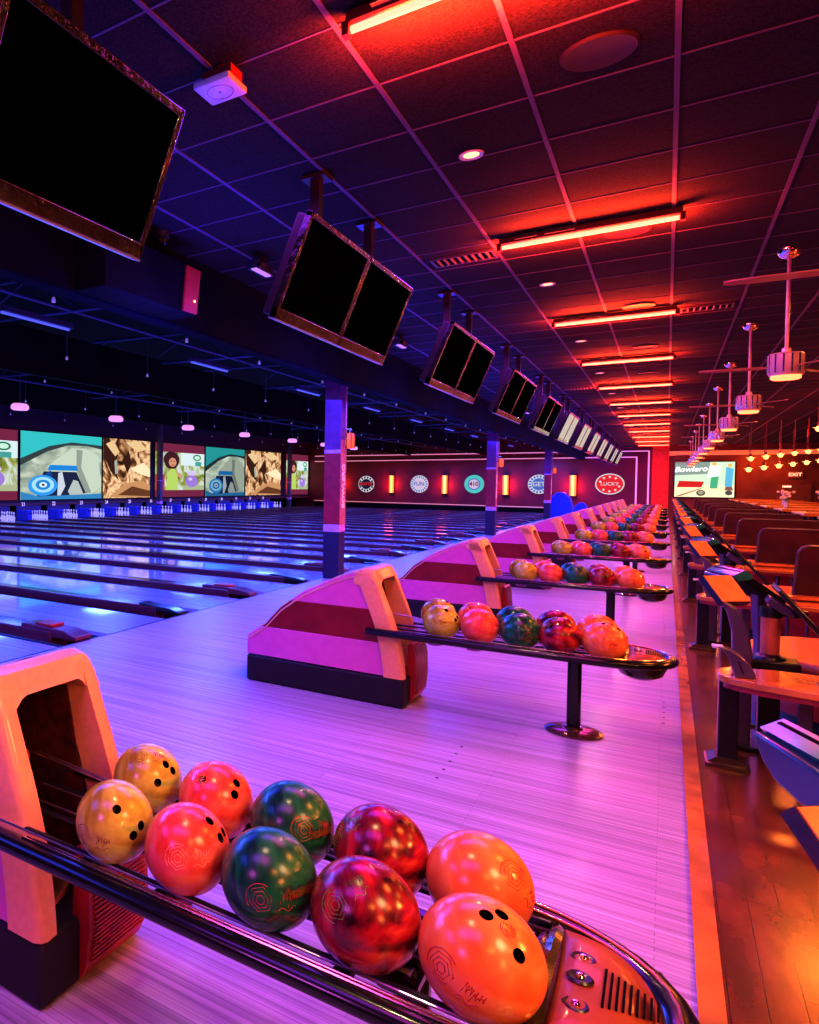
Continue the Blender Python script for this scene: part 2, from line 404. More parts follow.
# dividers: wide ones (ball tracks) carry a box at the end, slim ones a tapered tip
def make_divider(wide):
    o = thing('lane_divider', 'x', 'divider')
    w = .14 if wide else .10; h = .05
    b = BM(); bx(b, (-7.5, 0, -.035), (14.6, w*2, .19)); obj('cap', b, M['divider'], o, bevel=.012)
    b = BM(); bx(b, (-7.5, w*.45, h+.004), (14.6, w*.9, .012)); obj('track_cover', b, M['dividertop'], o, bevel=.003)
    b = BM()
    if wide:
        prism(b, [(-.62, -.0), (.12, 0), (.12, .045), (-.04, .085), (-.5, .105), (-.62, .10)], -w*.9, w*.9)
        obj('end_box', b, M['divider'], o, bevel=.012)
        b = BM(); bx(b, (-.33, -.0, .107), (.22, .2, .03), rot=None); obj('box_lid', b, M['redpanel'], o, bevel=.008)
    else:
        prism(b, [(-.45, 0), (.12, 0), (.12, .03), (-.02, .06), (-.45, .09)], -w*.95, w*.95)
        obj('end_cap', b, M['dividertop'], o, bevel=.012)
    return o
dw = make_divider(True); dn = make_divider(False)
firstw = firstn = True
DY0 = 5.36
for j in range(-2, 23):
    y = DY0+LP*j; wide = (j % 2 == 0)
    lb = '%s maroon and black divider between lanes, %s counted from the camera' % (('broad', 'slim')[not wide], ORD[j+2])
    if wide:
        if firstw: o = dw; firstw = False; o.location = (FOUL-.14, y, 0); o['label'] = lb
        else: o = dup(dw, (FOUL-.14, y, 0), lb)
    else:
        if firstn: o = dn; firstn = False; o.location = (FOUL-.14, y, 0); o['label'] = lb
        else: o = dup(dn, (FOUL-.14, y, 0), lb)
    o['group'] = 'dividers between the lanes'

# pins, pit panels and lane numbers
def make_pin():
    prof = [(0,0),(.026,0),(.030,.01),(.045,.06),(.058,.115),(.052,.17),(.036,.22),(.023,.262),(.0225,.285),(.030,.325),(.032,.345),(.026,.37),(.012,.382),(0,.385)]
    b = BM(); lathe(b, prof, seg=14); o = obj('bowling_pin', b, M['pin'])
    b = BM(); lathe(b, [(.0245,.255),(.0252,.262),(.0245,.269)], seg=14); lathe(b, [(.0248,.281),(.0256,.288),(.0262,.294)], seg=14); obj('red_ring', b, M['pinred'], o)
    return o
pin0 = make_pin(); tag(pin0, 'x', 'pin'); pin_used = False
pit0 = None
rows = [(0,0)]+[(1,s*.5) for s in (-1,1)]+[(2,s) for s in (-1,0,1)]+[(3,s) for s in (-1.5,-.5,.5,1.5)]
num = {}
for j, y in enumerate(lanes_y):
    if y < 18.5: continue
    n_lane = 20+round((y-19.8)/LP)
    for (r, s) in rows:
        loc = (-19.35-.264*r, y+.06+s*.28, .001)
        lb = 'white bowling pin standing on the deck at the far end of a lane'
        g = 'bowling pins at the far ends of the lanes'
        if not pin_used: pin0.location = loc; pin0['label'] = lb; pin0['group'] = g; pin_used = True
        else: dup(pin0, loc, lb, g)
    if pit0 is None:
        pit0 = thing('pit_surround', 'x', 'pit panel', group='blue pit surrounds')
        b = BM(); bx(b, (-.05, -.80, .21), (.6, .26, .42)); obj('kickback_panel', b, M['bluepit'], pit0, bevel=.02)
        b = BM(); bx(b, (-.72, .13, .25), (.04, 1.45, .6)); obj('pit_curtain', b, mat('pit_curtain_blue_glow', (.03,.02,.12), .6, emis=(.03,.02,.3), es=.3), pit0)  # curtain emits a dim blue for the pit's light
        b = BM(); bx(b, (.26, -.80, .3), (.02, .16, .05)); obj('panel_slot', b, M['dividertop'], pit0)
        o = pit0
    else: o = copy_tree(pit0)
    o.location = (-19.75, y+.06, 0); o['label'] = 'blue-lit pit side panel beside the pins under lane number %d' % n_lane
    t = text_obj('lane_number', str(n_lane), .22, M['txtwhite'], None, frame((-20.44, y-.15, .61), (0,1,0), (0,0,1), (1,0,0)))
    tag(t, 'small white lane number %d above the pins' % n_lane, 'number', 'lane numbers')

# ------------------------------------------------------------------ projection screens on the masking wall
def flat(name, col, s=1.0):
    if name not in M: M[name] = mat(name, (0,0,0), .6, emis=col, es=s, var=0, spec=0)
    return M[name]
def noise_emit(name, stops, scale, dist=0, s=1., sc3=(1,1,1)):
    m, nt, b = new_mat(name)
    mp = objmap(nt, sc3); n = N(nt, 'ShaderNodeTexNoise'); n.inputs['Scale'].default_value = scale; n.inputs['Detail'].default_value = 5; n.inputs['Distortion'].default_value = dist
    nt.links.new(mp.outputs[0], n.inputs['Vector']); r = ramp(nt, stops); nt.links.new(n.outputs[0], r.inputs[0])
    b.inputs['Base Color'].default_value = (.0,.0,.0,1); b.inputs['Specular IOR Level'].default_value = 0
    nt.links.new(r.outputs[0], b.inputs['Emission Color']); b.inputs['Emission Strength'].default_value = s
    M[name] = m; return m
noise_emit('desert_picture', [(.30,(.03,.012,.008)),(.42,(.20,.08,.035)),(.50,(.50,.28,.14)),(.58,(.85,.62,.38)),(.7,(.45,.2,.10))], 1.1, 1.8, 1.0)
noise_emit('road_picture', [(.3,(.20,.30,.28)),(.45,(.38,.44,.36)),(.6,(.55,.62,.52)),(.7,(.62,.70,.62))], .9, .6, .9, (1,1,2.5))
noise_emit('garden_picture', [(.3,(.10,.16,.02)),(.45,(.35,.38,.10)),(.6,(.62,.70,.62)),(.75,(.70,.72,.80))], 1.6, 1.0, .9)
class Pic:
    """flat picture built of coloured shapes; u to the right as seen from the approach, v up, both 0..1"""
    def __init__(s, y0, y1, z0, z1, X): s.a = (y0, y1, z0, z1, X); s.bm = BM(); s.mats = []; s.k = 0
    def poly(s, pts, m):
        y0, y1, z0, z1, X = s.a; s.k += 1
        if m not in s.mats: s.mats.append(m)
        vs = [s.bm.verts.new((X+.002*s.k, y0+u*(y1-y0), z0+v*(z1-z0))) for u, v in pts]
        f = s.bm.faces.new(vs); f.material_index = s.mats.index(m)
    def ell(s, u, v, ru, rv, m, n=28): s.poly([(u+ru*math.cos(2*PI*k/n), v+rv*math.sin(2*PI*k/n)) for k in range(n)], m)
    def done(s, parent):
        me = bpy.data.meshes.new('picture'); s.bm.to_mesh(me); s.bm.free()
        for m in s.mats: me.materials.append(m)
        o = bpy.data.objects.new('picture', me); COL.objects.link(o); o.parent = parent; return o
Z0, Z1 = .76, 3.64
XS = -20.5
def pic_car(p, dim=1.):
    F = lambda n, c: flat(n+('_dim' if dim < 1 else ''), tuple(x*dim for x in c))
    p.poly([(0,0),(1,0),(1,1),(0,1)], M['road_picture'])
    p.poly([(0,.55),(.35,.78),(.6,.86),(1,.84),(1,1),(0,1)], F('teal_sky', (.05,.50,.52)))
    p.poly([(0,.50),(.3,.72),(.55,.83),(.8,.84),(1,.80),(1,.86),(.6,.88),(.32,.80),(0,.60)], F('road_edge', (.05,.07,.08)))
    p.poly([(.30,.5),(.60,.79),(.78,.80),(.95,.70),(1,.2),(.8,.02),(.5,.02)], F('road_haze', (.52,.60,.50)))
    p.poly([(.66,.78),(.74,.76),(.72,.5),(.86,.1),(.78,.08),(.66,.45)], F('haze_shadow', (.30,.34,.30)))
    p.poly([(.16,.12),(.26,.42),(.66,.42),(.78,.1),(.7,.02),(.2,.02)], F('car_shadow', (.02,.03,.08)))
    p.poly([(.3,.44),(.68,.44),(.66,.52),(.33,.52)], F('car_blue', (.02,.25,.62)))
    p.poly([(.28,.38),(.34,.44),(.36,.36),(.30,.25)], F('car_blue_dark', (.01,.08,.30)))
    p.poly([(.43,.4),(.48,.42),(.52,.2),(.45,.03),(.42,.03)], F('car_white', (.55,.6,.66)))
    p.poly([(.55,.12),(.62,.3),(.68,.28),(.76,.06),(.6,.02)], F('car_grey', (.45,.50,.48)))
    p.poly([(0,.02),(0,.12),(.2,.05),(1,.08),(1,.0),(0,0)], F('car_blue2', (.05,.25,.50)))
    p.ell(.25,.21,.17,.155, F('wheel_rim', (.05,.33,.75))); p.ell(.25,.22,.13,.115, F('wheel_pale', (.38,.65,.80)))
    p.ell(.25,.22,.085,.075, F('wheel_blue', (.03,.25,.60))); p.ell(.25,.22,.045,.04, F('wheel_hub', (.65,.75,.80))); p.ell(.25,.22,.018,.016, F('wheel_core', (.02,.05,.12)))
def pic_girl(p):
    F = flat
    p.poly([(0,0),(1,0),(1,1),(0,1)], F('plum_border', (.20,.03,.08)))
    p.poly([(.0,.13),(1,.13),(1,.84),(0,.84)], M['garden_picture'])
    p.poly([(.5,.6),(1,.6),(1,.84),(.5,.84)], F('pale_sign_board', (.62,.72,.74)))
    p.poly([(.0,.13),(.18,.13),(.18,.42),(0,.42)], F('red_hedge', (.45,.05,.05)))
    p.poly([(.55,.13),(1,.13),(1,.22),(.55,.22)], F('lawn', (.40,.45,.28)))
    p.ell(.31,.70,.155,.15, F('brown_hair', (.07,.02,.03))); p.ell(.31,.64,.13,.12, F('brown_hair', (.07,.02,.03)))
    p.ell(.33,.65,.075,.085, F('face_skin', (.62,.30,.20)))
    p.ell(.30,.67,.012,.012, F('brown_hair', (.07,.02,.03))); p.ell(.36,.67,.012,.012, F('brown_hair', (.07,.02,.03))); p.ell(.335,.60,.025,.01, F('red_hedge', (.45,.05,.05)))
    p.poly([(.20,.13),(.23,.42),(.29,.53),(.38,.53),(.43,.42),(.44,.13)], F('lime_top', (.45,.60,.16)))
    p.poly([(.38,.50),(.50,.40),(.52,.34),(.44,.38)], F('face_skin', (.62,.30,.20)))
    p.ell(.72,.30,.13,.115, F('lilac_ball', (.35,.22,.62))); p.ell(.69,.34,.04,.03, F('lilac_light', (.60,.50,.80)))
    p.poly([(.62,.42),(.82,.42),(.78,.5),(.66,.5)], F('lilac_light', (.60,.50,.80)))
    p.ell(.83,.76,.085,.06, F('green_oval', (.03,.22,.12))); p.ell(.83,.76,.06,.038, F('pale_oval', (.55,.75,.62)))
    p.poly([(.79,.60),(.92,.60),(.92,.68),(.79,.68)], F('teal_box', (.08,.35,.32)))
def pic_desert(p):
    F = flat
    p.poly([(0,0),(1,0),(1,1),(0,1)], M['desert_picture'])
    p.poly([(.0,1),(.12,1),(.30,.72),(.22,.55),(.32,.3),(.15,.45),(.02,.7)], F('rock_shadow', (.06,.02,.015)))
    p.poly([(.05,.9),(.2,.97),(.33,.78),(.24,.70)], F('rock_light', (.72,.52,.30)))
    p.poly([(.45,.95),(.75,.99),(.95,.85),(.7,.8)], F('rock_light', (.72,.52,.30)))
    p.poly([(.40,.62),(.52,.83),(.58,.6),(.50,.42)], F('rock_shadow', (.06,.02,.015)))
    p.poly([(.55,.5),(.85,.62),(1,.5),(1,.36),(.75,.42)], F('rock_cream', (.85,.70,.48)))
    p.poly([(.12,.02),(.45,.25),(.8,.30),(1,.22),(1,0)], F('rock_tan', (.55,.30,.15)))
    p.poly([(.3,.05),(.6,.2),(1,.12),(1,.02)], F('rock_shadow2', (.16,.06,.03)))
    p.poly([(.22,.62),(.27,.66),(.30,.42),(.24,.40)], F('grey_streak', (.38,.42,.36)))
def screen(y0, y1, kind, label, dim=1.):
    t = thing('projection_screen', label, 'screen', (0,0,0), group='projection screens over the pins')
    b = BM(); bx(b, (XS-.03, (y0+y1)/2, (Z0+Z1)/2), (.05, y1-y0, Z1-Z0)); obj('panel', b, M['blackmatte'], t, False)
    p = Pic(y0+.03, y1-.03, Z0+.03, Z1-.03, XS+.002)
    {'car': lambda: pic_car(p, dim), 'girl': lambda: pic_girl(p), 'desert': lambda: pic_desert(p)}[kind]()
    p.done(t); return t
screen(15.6, 20.5, 'girl', 'projection screen with garden and lilac ball picture, cut by the left edge of the photo')
screen(20.6, 25.95, 'car', 'large teal projection screen showing a blurred road and a blue wheel')
screen(26.0, 29.9, 'desert', 'brown desert rocks projection screen left of the dark post')
screen(30.3, 35.3, 'girl', 'projection screen with brown-haired figure in lime top holding a ball, right of the dark post')
screen(35.4, 40.2, 'car', 'dimmer grey projection screen with blue wheel, between garden and desert pictures', .6)
screen(40.3, 45.5, 'desert', 'second brown desert rocks projection screen, beside the far dark post')
screen(46.3, 50.2, 'girl', 'pinkish projection screen farthest along the masking wall, beyond the far post')

# dark posts near the pins
for (y, lb) in ((30.1, 'slim dark post standing before the screens, nearer one'), (45.9, 'slim dark post standing before the screens, farther one')):
    t = thing('support_post', lb, 'post', (-20.05, y, -.1))
    b = BM(); bx(b, (0,0,2.5), (.2,.24,5.0)); obj('shaft', b, mat('grey_post_paint', (.09,.08,.12), .5), t)
    b = BM(); bx(b, (0,0,1.75), (.22,.26,.03)); obj('band', b, M['colpink'], t, False)
    b = BM(); bx(b, (0,0,.65), (.22,.26,.14)); obj('band', b, M['colpink'], t, False)

# hanging projectors over the lanes
P0 = thing('ceiling_projector', 'x', 'projector')
b = BM(); lathe(b, [(0,-.10),(.14,-.10),(.17,-.07),(.17,0),(.13,.05),(0,.06)], seg=20); o = obj('housing', b, M['projglow'], P0); o.scale = (1,1.5,1)
b = BM(); tube(b, (0,0,.04), (0,0,1.9), .015); obj('drop_rod', b, M['conduit'], P0)
b = BM(); tube(b, (-.12,0,-.04), (-.21,0,-.05), .06, .05); obj('lens', b, M['black'], P0)
for i, y in enumerate((12.05, 15.8, 19.6, 23.5, 27.7, 31.2, 35)):
    lb = 'pale pink ceiling projector hanging over the lanes, %s from the left' % ('first','second','third','fourth','fifth','sixth','seventh')[i]
    if i == 0: P0.location = (-12, y, 3.33); P0['label'] = lb; P0['group'] = 'projectors over the lanes'
    else: dup(P0, (-12, y, 3.33), lb)

# conduits, trusses and sprinkler droppers in the open ceiling
for r_, (x, z, rad) in enumerate(((-5.2,3.75,.03),(-6.6,3.95,.025),(-10.2,4.05,.03),(-11.6,3.85,.025),(-15,4.1,.03))):
    b = BM(); tube(b, (x, YN, z), (x, 50, z), rad); o = obj('ceiling_pipe', b, M['conduit'])
    tag(o, 'thin dark pipe in the open ceiling over the lanes, %s out from the ball racks' % ('first','second','third','fourth','fifth')[r_], 'pipe', 'pipes over the lanes')
k = 0
drop0 = None
for x in (-4.6, -6.6, -9.0, -11.6, -14.2):
    for i in range(20):
        y = 3.0 + i*2.2 + random.uniform(-.2, .2)
        if drop0 is None:
            b = BM(); tube(b, (0,0,0), (0,0,.55), .008, seg=6); o = obj('sprinkler_dropper', b, M['conduit']); drop0 = o
            b = BM(); lathe(b, [(0,-.03),(.02,-.03),(.02,0),(.012,.02),(0,.02)], seg=8); obj('head', b, mat('sprinkler_head_glow', (.8,.7,.85), .4, emis=(.7,.5,.9), es=.15), o)  # weak emission makes the heads show as pale specks
        else: o = copy_tree(drop0)
        o.location = (x, y, 3.28+(.12 if x < -8 else 0))
        tag(o, 'tiny pale sprinkler head hanging on a thin rod in the dark ceiling over the lanes', 'sprinkler', 'sprinkler droppers over the lanes')
for i in range(9):
    y = 3.5+i*4.6
    b = BM()
    tube(b, (-3.6, y, 3.95), (-13, y-1.4, 3.95), .03); tube(b, (-3.6, y, 4.5), (-13, y-1.4, 4.5), .03)
    for q in range(10):
        xa = -3.6-.94*q; ya = y-.14*q; tube(b, (xa, ya, 3.95 if q % 2 else 4.5), (xa-.94, ya-.14, 4.5 if q % 2 else 3.95), .016, seg=6)
    o = obj('roof_truss', b, M['conduit']); tag(o, 'open steel roof truss above the lanes, %s from the camera' % ORD[i], 'truss', 'roof trusses over the lanes')
L0 = None
for i in range(9):
    if L0 is None:
        L0 = thing('black_light_fixture', 'x', 'light', group='blue strip lights in the open ceiling')
        b = BM(); bx(b, (0,0,.04), (.12,1.2,.06)); obj('housing', b, M['conduit'], L0)
        b = BM(); tube(b, (0,-.58,0), (0,.58,0), .018); obj('lamp_tube', b, emat('uv_tube', (.10,.12,.8), 1.1), L0); o = L0
    else: o = copy_tree(L0)
    o.location = (-5.9, 6.2+i*4.1, 3.45); o['label'] = 'dim blue strip light in the open ceiling over the lanes, %s from the camera' % ORD[i]

# ------------------------------------------------------------------ columns
def make_column(i, y, label):
    t = thing('painted_column', label, 'column', (-4.28, y, 0), group='painted columns at the foul line')
    w = .26
    def seg(nm, z0, z1, m, e=0):
        b = BM(); bx(b, (0,0,(z0+z1)/2), (w+e, w+e, z1-z0)); return obj(nm, b, m, t, False)
    seg('dark_base', -.1, .77, M['colblack']); seg('pink_band', .77, .89, M['colpink'], .004)
    seg('red_shaft', .89, 2.05, M['colred']); seg('pink_band', 2.05, 2.11, M['colpink'], .004); seg('purple_shaft', 2.11, 5.1, M['colpurple'])
    b = BM(); bx(b, (w/2+.006, 0, 1.58), (.012, w-.02, 1.38)); obj('lit_side_face', b, M['colside'], t, False)  # thin overlay carrying painted orange light on this face
    text_obj('lettering', 'BOWLERO', .15, M['coltext'], t, frame((w/2+.014, .0, 1.52), (0,0,1), (0,-1,0), (1,0,0)))
    b = BM(); tube(b, (w/2+.05,-.02,2.1), (w/2+.05,-.02,3.6), .012, seg=8); obj('conduit', b, mat('pink_conduit', (.8,.3,.3), .4), t)
    return t
for i, (y, lb) in enumerate(((11.6,'nearest purple and red painted column with white lettering, beside the lanes'),
        (25.0,'middle purple and red painted column with white lettering'),(38.4,'farthest purple and red painted column, near the rear wall'))):
    make_column(i, y, lb)
    t = thing('column_lantern', 'small glowing amber lantern hung on the %s painted column' % ('nearest','middle','farthest')[i], 'lantern', (-4.02, y-.05, 2.25), group='lanterns on the columns')
    b = BM(); lathe(b, [(0,-.13),(.06,-.12),(.07,-.05),(.07,.06),(.05,.12),(0,.13)], seg=14); obj('glass', b, mat('lantern_glass%d' % i, (.25,.04,.02), .4, emis=(1,.14,.03), es=1.0, var=0), t)
    b = BM(); 
    for a in range(6): tube(b, (.073*math.cos(a*PI/3),.073*math.sin(a*PI/3),-.12), (.073*math.cos(a*PI/3),.073*math.sin(a*PI/3),.12), .006, seg=6)
    obj('cage', b, M['fixture'], t)
    b = BM(); tube(b, (0,0,.13), (0,0,.2), .02); tube(b, (0,0,.19), (-.14,.02,.19), .012); obj('bracket', b, M['chrome'], t)

# blue moulded ramps by the far column
for i, (x, y, s, lb) in enumerate(((-3.95, 39.6, 1.0, 'tall blue moulded plastic ball ramp behind the farthest column'), (-3.3, 42.0, .6, 'low blue moulded plastic seat near the rear wall'))):
    t = thing('ball_ramp', lb, 'ramp', (x, y, 0))
    b = BM()
    prism(b, [(-.5,0),(.5,0),(.5,.55),(.42,.85),(.2,1.08),(-.05,1.1),(-.3,.85),(-.5,.4)], -.35, .35)
    o = obj('body', b, M['bluebox'], t, bevel=.04); o.scale = (s*1.1, s*1.1, s*1.15)
    b = BM(); bx(b, (0,-.3,.10), (.8*s,.3*s,.12*s), bev=.03); obj('foot', b, M['bluebox'], t)

# ------------------------------------------------------------------ rear wall signs and sconces
def place_back(t, x, z): t.matrix_world = frame(on_back(x, z, .04), BX, BZ, BN)
def ring_text(t, s): pass
def sign(x, z, rx, rz, label, style):
    t = thing('round_wall_sign', label, 'sign', group='round lit signs on the rear wall'); place_back(t, x, z)
    def disc(nm, a, c, m, d0, d1, n=40):
        b = BM(); prism(b, [(a*math.cos(2*PI*k/n), c*math.sin(2*PI*k/n)) for k in range(n)], d0, d1, axis='Z'); return obj(nm, b, m, t, False)
    cols = {'w': (.75,.72,.80), 't': (.12,.62,.62), 'b': (.12,.20,.62), 'r': (.70,.03,.05), 'k': (.03,.02,.05), 'p': (.72,.55,.75)}
    E = lambda c, s=.8: flat('sign_'+c, cols[c], s)
    out, mid, inn, tc, txt, spokes, sp_c = style
    disc('rim', rx, rz, M['redpanel'], -.03, .0)
    disc('outer_disc', rx*.96, rz*.96, E(out), 0, .02)
    if spokes:
        b = BM()
        for k in range(spokes):
            a = 2*PI*k/spokes; a1 = a+PI/spokes*.55; a0 = a-PI/spokes*.55
            r0, r1 = .66, .90
            prism(b, [(rx*r0*math.cos(a0), rz*r0*math.sin(a0)), (rx*r1*math.cos(a0), rz*r1*math.sin(a0)), (rx*r1*math.cos(a1), rz*r1*math.sin(a1)), (rx*r0*math.cos(a1), rz*r0*math.sin(a1))], .02, .026, axis='Z')
        obj('ring_marks', b, E(sp_c), t, False)
    disc('middle_disc', rx*.60, rz*.60, E(mid), .02, .03)
    if inn: disc('inner_disc', rx*.50, rz*.50, E(inn), .03, .036)
    if len(txt) > 3:
        b = BM(); bx(b, (0,0,.04), (rx*1.75, rz*.42, .012)); obj('name_bar', b, E(mid), t, False)
    o = text_obj('lettering', txt, rz*(.62 if len(txt) <= 3 else .46), E(tc, 1.0), t, Matrix.Translation((0,0,.05)))
sign(-16.0, 1.57, .60, .58, 'round black and white badge sign on rear wall, leftmost of the five', ('w','k',None,'r','OUTTA',14,'k'))
sign(-12.4, 1.60, .60, .58, 'round blue and white toothed badge sign on rear wall, second of the five', ('w','p',None,'b','FUN',20,'b'))
sign(-9.1, 1.62, .60, .58, 'round teal sign with white centre reading 410 on rear wall', ('t','b','p','k','410',0,'k'))
sign(-5.65, 1.64, .60, .57, 'round blue and white sign reading GET, behind the farthest column', ('w','b',None,'w','GET',18,'b'))
sign(-2.36, 1.68, .66, .56, 'round red and white sign reading LUCKY on rear wall', ('r','r',None,'w','LUCKY',0,'w'))
# white ring and dots of the LUCKY sign
t = thing('sign_neon_outline', 'white ring and dots round the LUCKY sign on the rear wall', 'neon'); place_back(t, -2.36, 1.68)
b = BM(); sweep(b, [(.63*math.cos(2*PI*k/40), .53*math.sin(2*PI*k/40), .03) for k in range(40)], .03, 8, closed=True); obj('ring', b, flat('sign_w', (.75,.72,.80)), t)
b = BM()
for k in range(10):
    a = 2*PI*k/10+.3
    if abs(math.sin(a)) > .3: tube(b, (.45*math.cos(a), .38*math.sin(a), .02), (.45*math.cos(a), .38*math.sin(a), .05), .055, seg=12)
obj('dots', b, flat('sign_w', (.75,.72,.80)), t)
def sconce(x, lb):
    t = thing('wall_sconce', lb, 'sconce', group='vertical amber sconces on the rear wall'); place_back(t, x, 1.58)
    b = BM(); bx(b, (0,0,.01), (.32,1.25,.03)); obj('backplate', b, M['fixture'], t, False)
    b = BM(); bx(b, (-.1,0,.07), (.1,1.12,.08), bev=.01); bx(b, (.11,0,.07), (.07,1.12,.08), bev=.01); obj('side_glass', b, M['sconce'], t)
    b = BM(); tube(b, (0,-.56,.09), (0,.56,.09), .065); obj('lamp_tube', b, M['sconcecore'], t)
    b = BM(); bx(b, (0,.6,.07), (.34,.06,.12)); bx(b, (0,-.6,.07), (.34,.06,.12)); obj('end_cap', b, M['black'], t, False)
for i, x in enumerate((-17.9, -14.2, -10.8, -7.35, -4.0)):
    sconce(x, 'glowing vertical amber sconce on crimson rear wall, %s from the left' % ('first','second','third','fourth','fifth')[i])
    l = bpy.data.lights.new('sconce_lamp', 'POINT'); l.energy = 55; l.color = (1,.06,.02); l.shadow_soft_size = .3
    lo = bpy.data.objects.new('sconce_lamp', l); COL.objects.link(lo); lo.location = on_back(x, 1.58, .45)

# rear wall television with bowling advertisement
t = thing('wall_television', 'large bright wall television on the rear wall showing a bowling picture', 'television', (1.41, YF-.06, 1.93))
b = BM(); bx(b, (0,0,0), (2.34,.08,1.80)); obj('bezel', b, M['black'], t, bevel=.02)
class PicY(Pic):
    def poly(s, pts, m):
        x0, x1, z0, z1, Y = s.a; s.k += 1
        if m not in s.mats: s.mats.append(m)
        vs = [s.bm.verts.new((x0+u*(x1-x0), Y-.001*s.k, z0+v*(z1-z0))) for u, v in pts]
        f = s.bm.faces.new(vs); f.material_index = s.mats.index(m)
p = PicY(-1.12, 1.12, -.86, .86, -.043); F = flat
p.poly([(0,0),(1,0),(1,1),(0,1)], F('tv_pale_teal', (.60,.72,.55), 1.1))
p.poly([(0,0),(1,0),(1,.36),(0,.30)], F('tv_cream', (.95,.78,.50), 1.1))
p.poly([(0,.62),(.55,.66),(.6,1),(0,1)], F('tv_haze', (.30,.36,.33), 1.0))
p.poly([(.04,.28),(.46,.28),(.50,.44),(.08,.46)], F('tv_red', (.65,.03,.03)))
p.poly([(.02,.02),(.44,.25),(.48,.25),(.10,.02)], F('tv_brown', (.45,.22,.10)))
p.poly([(.60,.25),(.72,.25),(.74,.62),(.62,.66)], F('tv_green', (.10,.45,.25)))
p.poly([(.56,.55),(.74,.60),(.78,.86),(.62,.92)], F('tv_white', (1,1,.85), 1.3)); p.ell(.66,.94,.04,.05, F('tv_gold', (.9,.5,.15)))
p.poly([(.84,.30),(.96,.30),(.98,.80),(.86,.86)], F('tv_blue', (.15,.50,.70))); p.ell(.92,.90,.035,.05, F('tv_gold', (.9,.5,.15)))
p.ell(.45,.12,.075,.085, F('tv_dark', (.12,.10,.09))); p.ell(.45,.13,.05,.055, F('tv_mid', (.4,.36,.28)))
p.ell(.91,.13,.06,.07, F('tv_dark', (.12,.10,.09))); p.poly([(.84,.2),(.98,.2),(.96,.3),(.86,.3)], F('tv_brown2', (.30,.12,.10)))
o = p.done(t); o.name = 'display'
text_obj('lettering', 'Bowlero', .36, F('tv_letter', (1,1,.95), 1.5), t, frame((-.52,-.085,.50), (1,0,.08), (0,0,1), (0,-1,0)), .002, .3)

# red-brown door panel, EXIT sign at the rear right
t = thing('exit_sign', 'small glowing EXIT sign on the rust coloured rear wall', 'sign', (4.62, YF-.04, 2.17))
b = BM(); bx(b, (0,0,0), (.52,.05,.30), bev=.01); obj('housing', b, mat('exit_box', (.5,.12,.06), .4), t)
text_obj('lettering', 'EXIT', .22, M['exitm'], t, frame((0,-.03,0), (1,0,0), (0,0,1), (0,-1,0)))
b = BM(); bx(b, (4.6, YF-.03, .85), (1.15,.06,1.75)); o = struct('door_1', b, mat('brown_door', (.30,.075,.03), .4))
b = BM(); bx(b, (4.35, YF-.09, 1.62), (.3,.03,.08)); tag(obj('door_plate', b, M['exitm']), 'small lit plate above the brown rear door', 'plate')

# ------------------------------------------------------------------ ball return units and racks
def arc(cx, cy, r, a0, a1, n, z): return [(cx+r*math.cos(a0+(a1-a0)*i/n), cy+r*math.sin(a0+(a1-a0)*i/n), z) for i in range(n+1)]
HW = .237    # half width of the hood
HPROF = [(-2.57,.0),(-2.57,.33),(-2.55,.37),(-2.42,.46),(-2.30,.60),(-2.12,.74),(-1.93,.84),(-1.80,.895),(-1.70,.935),(-1.63,.945),(-1.585,.90),(-1.54,.78),(-1.475,.62),(-1.425,.46),(-1.395,.30),(-1.385,.18),(-1.385,.0)]
def clip_poly(poly, z, keep_above):
    out = []
    n = len(poly)
    for i in range(n):
        a, c = poly[i], poly[(i+1) % n]
        ia = (a[1] >= z) == keep_above or a[1] == z; ic = (c[1] >= z) == keep_above or c[1] == z
        if ia: out.append(a)
        if ia != ic:
            t_ = (z-a[1])/(c[1]-a[1]); out.append((a[0]+t_*(c[0]-a[0]), z))
    return out
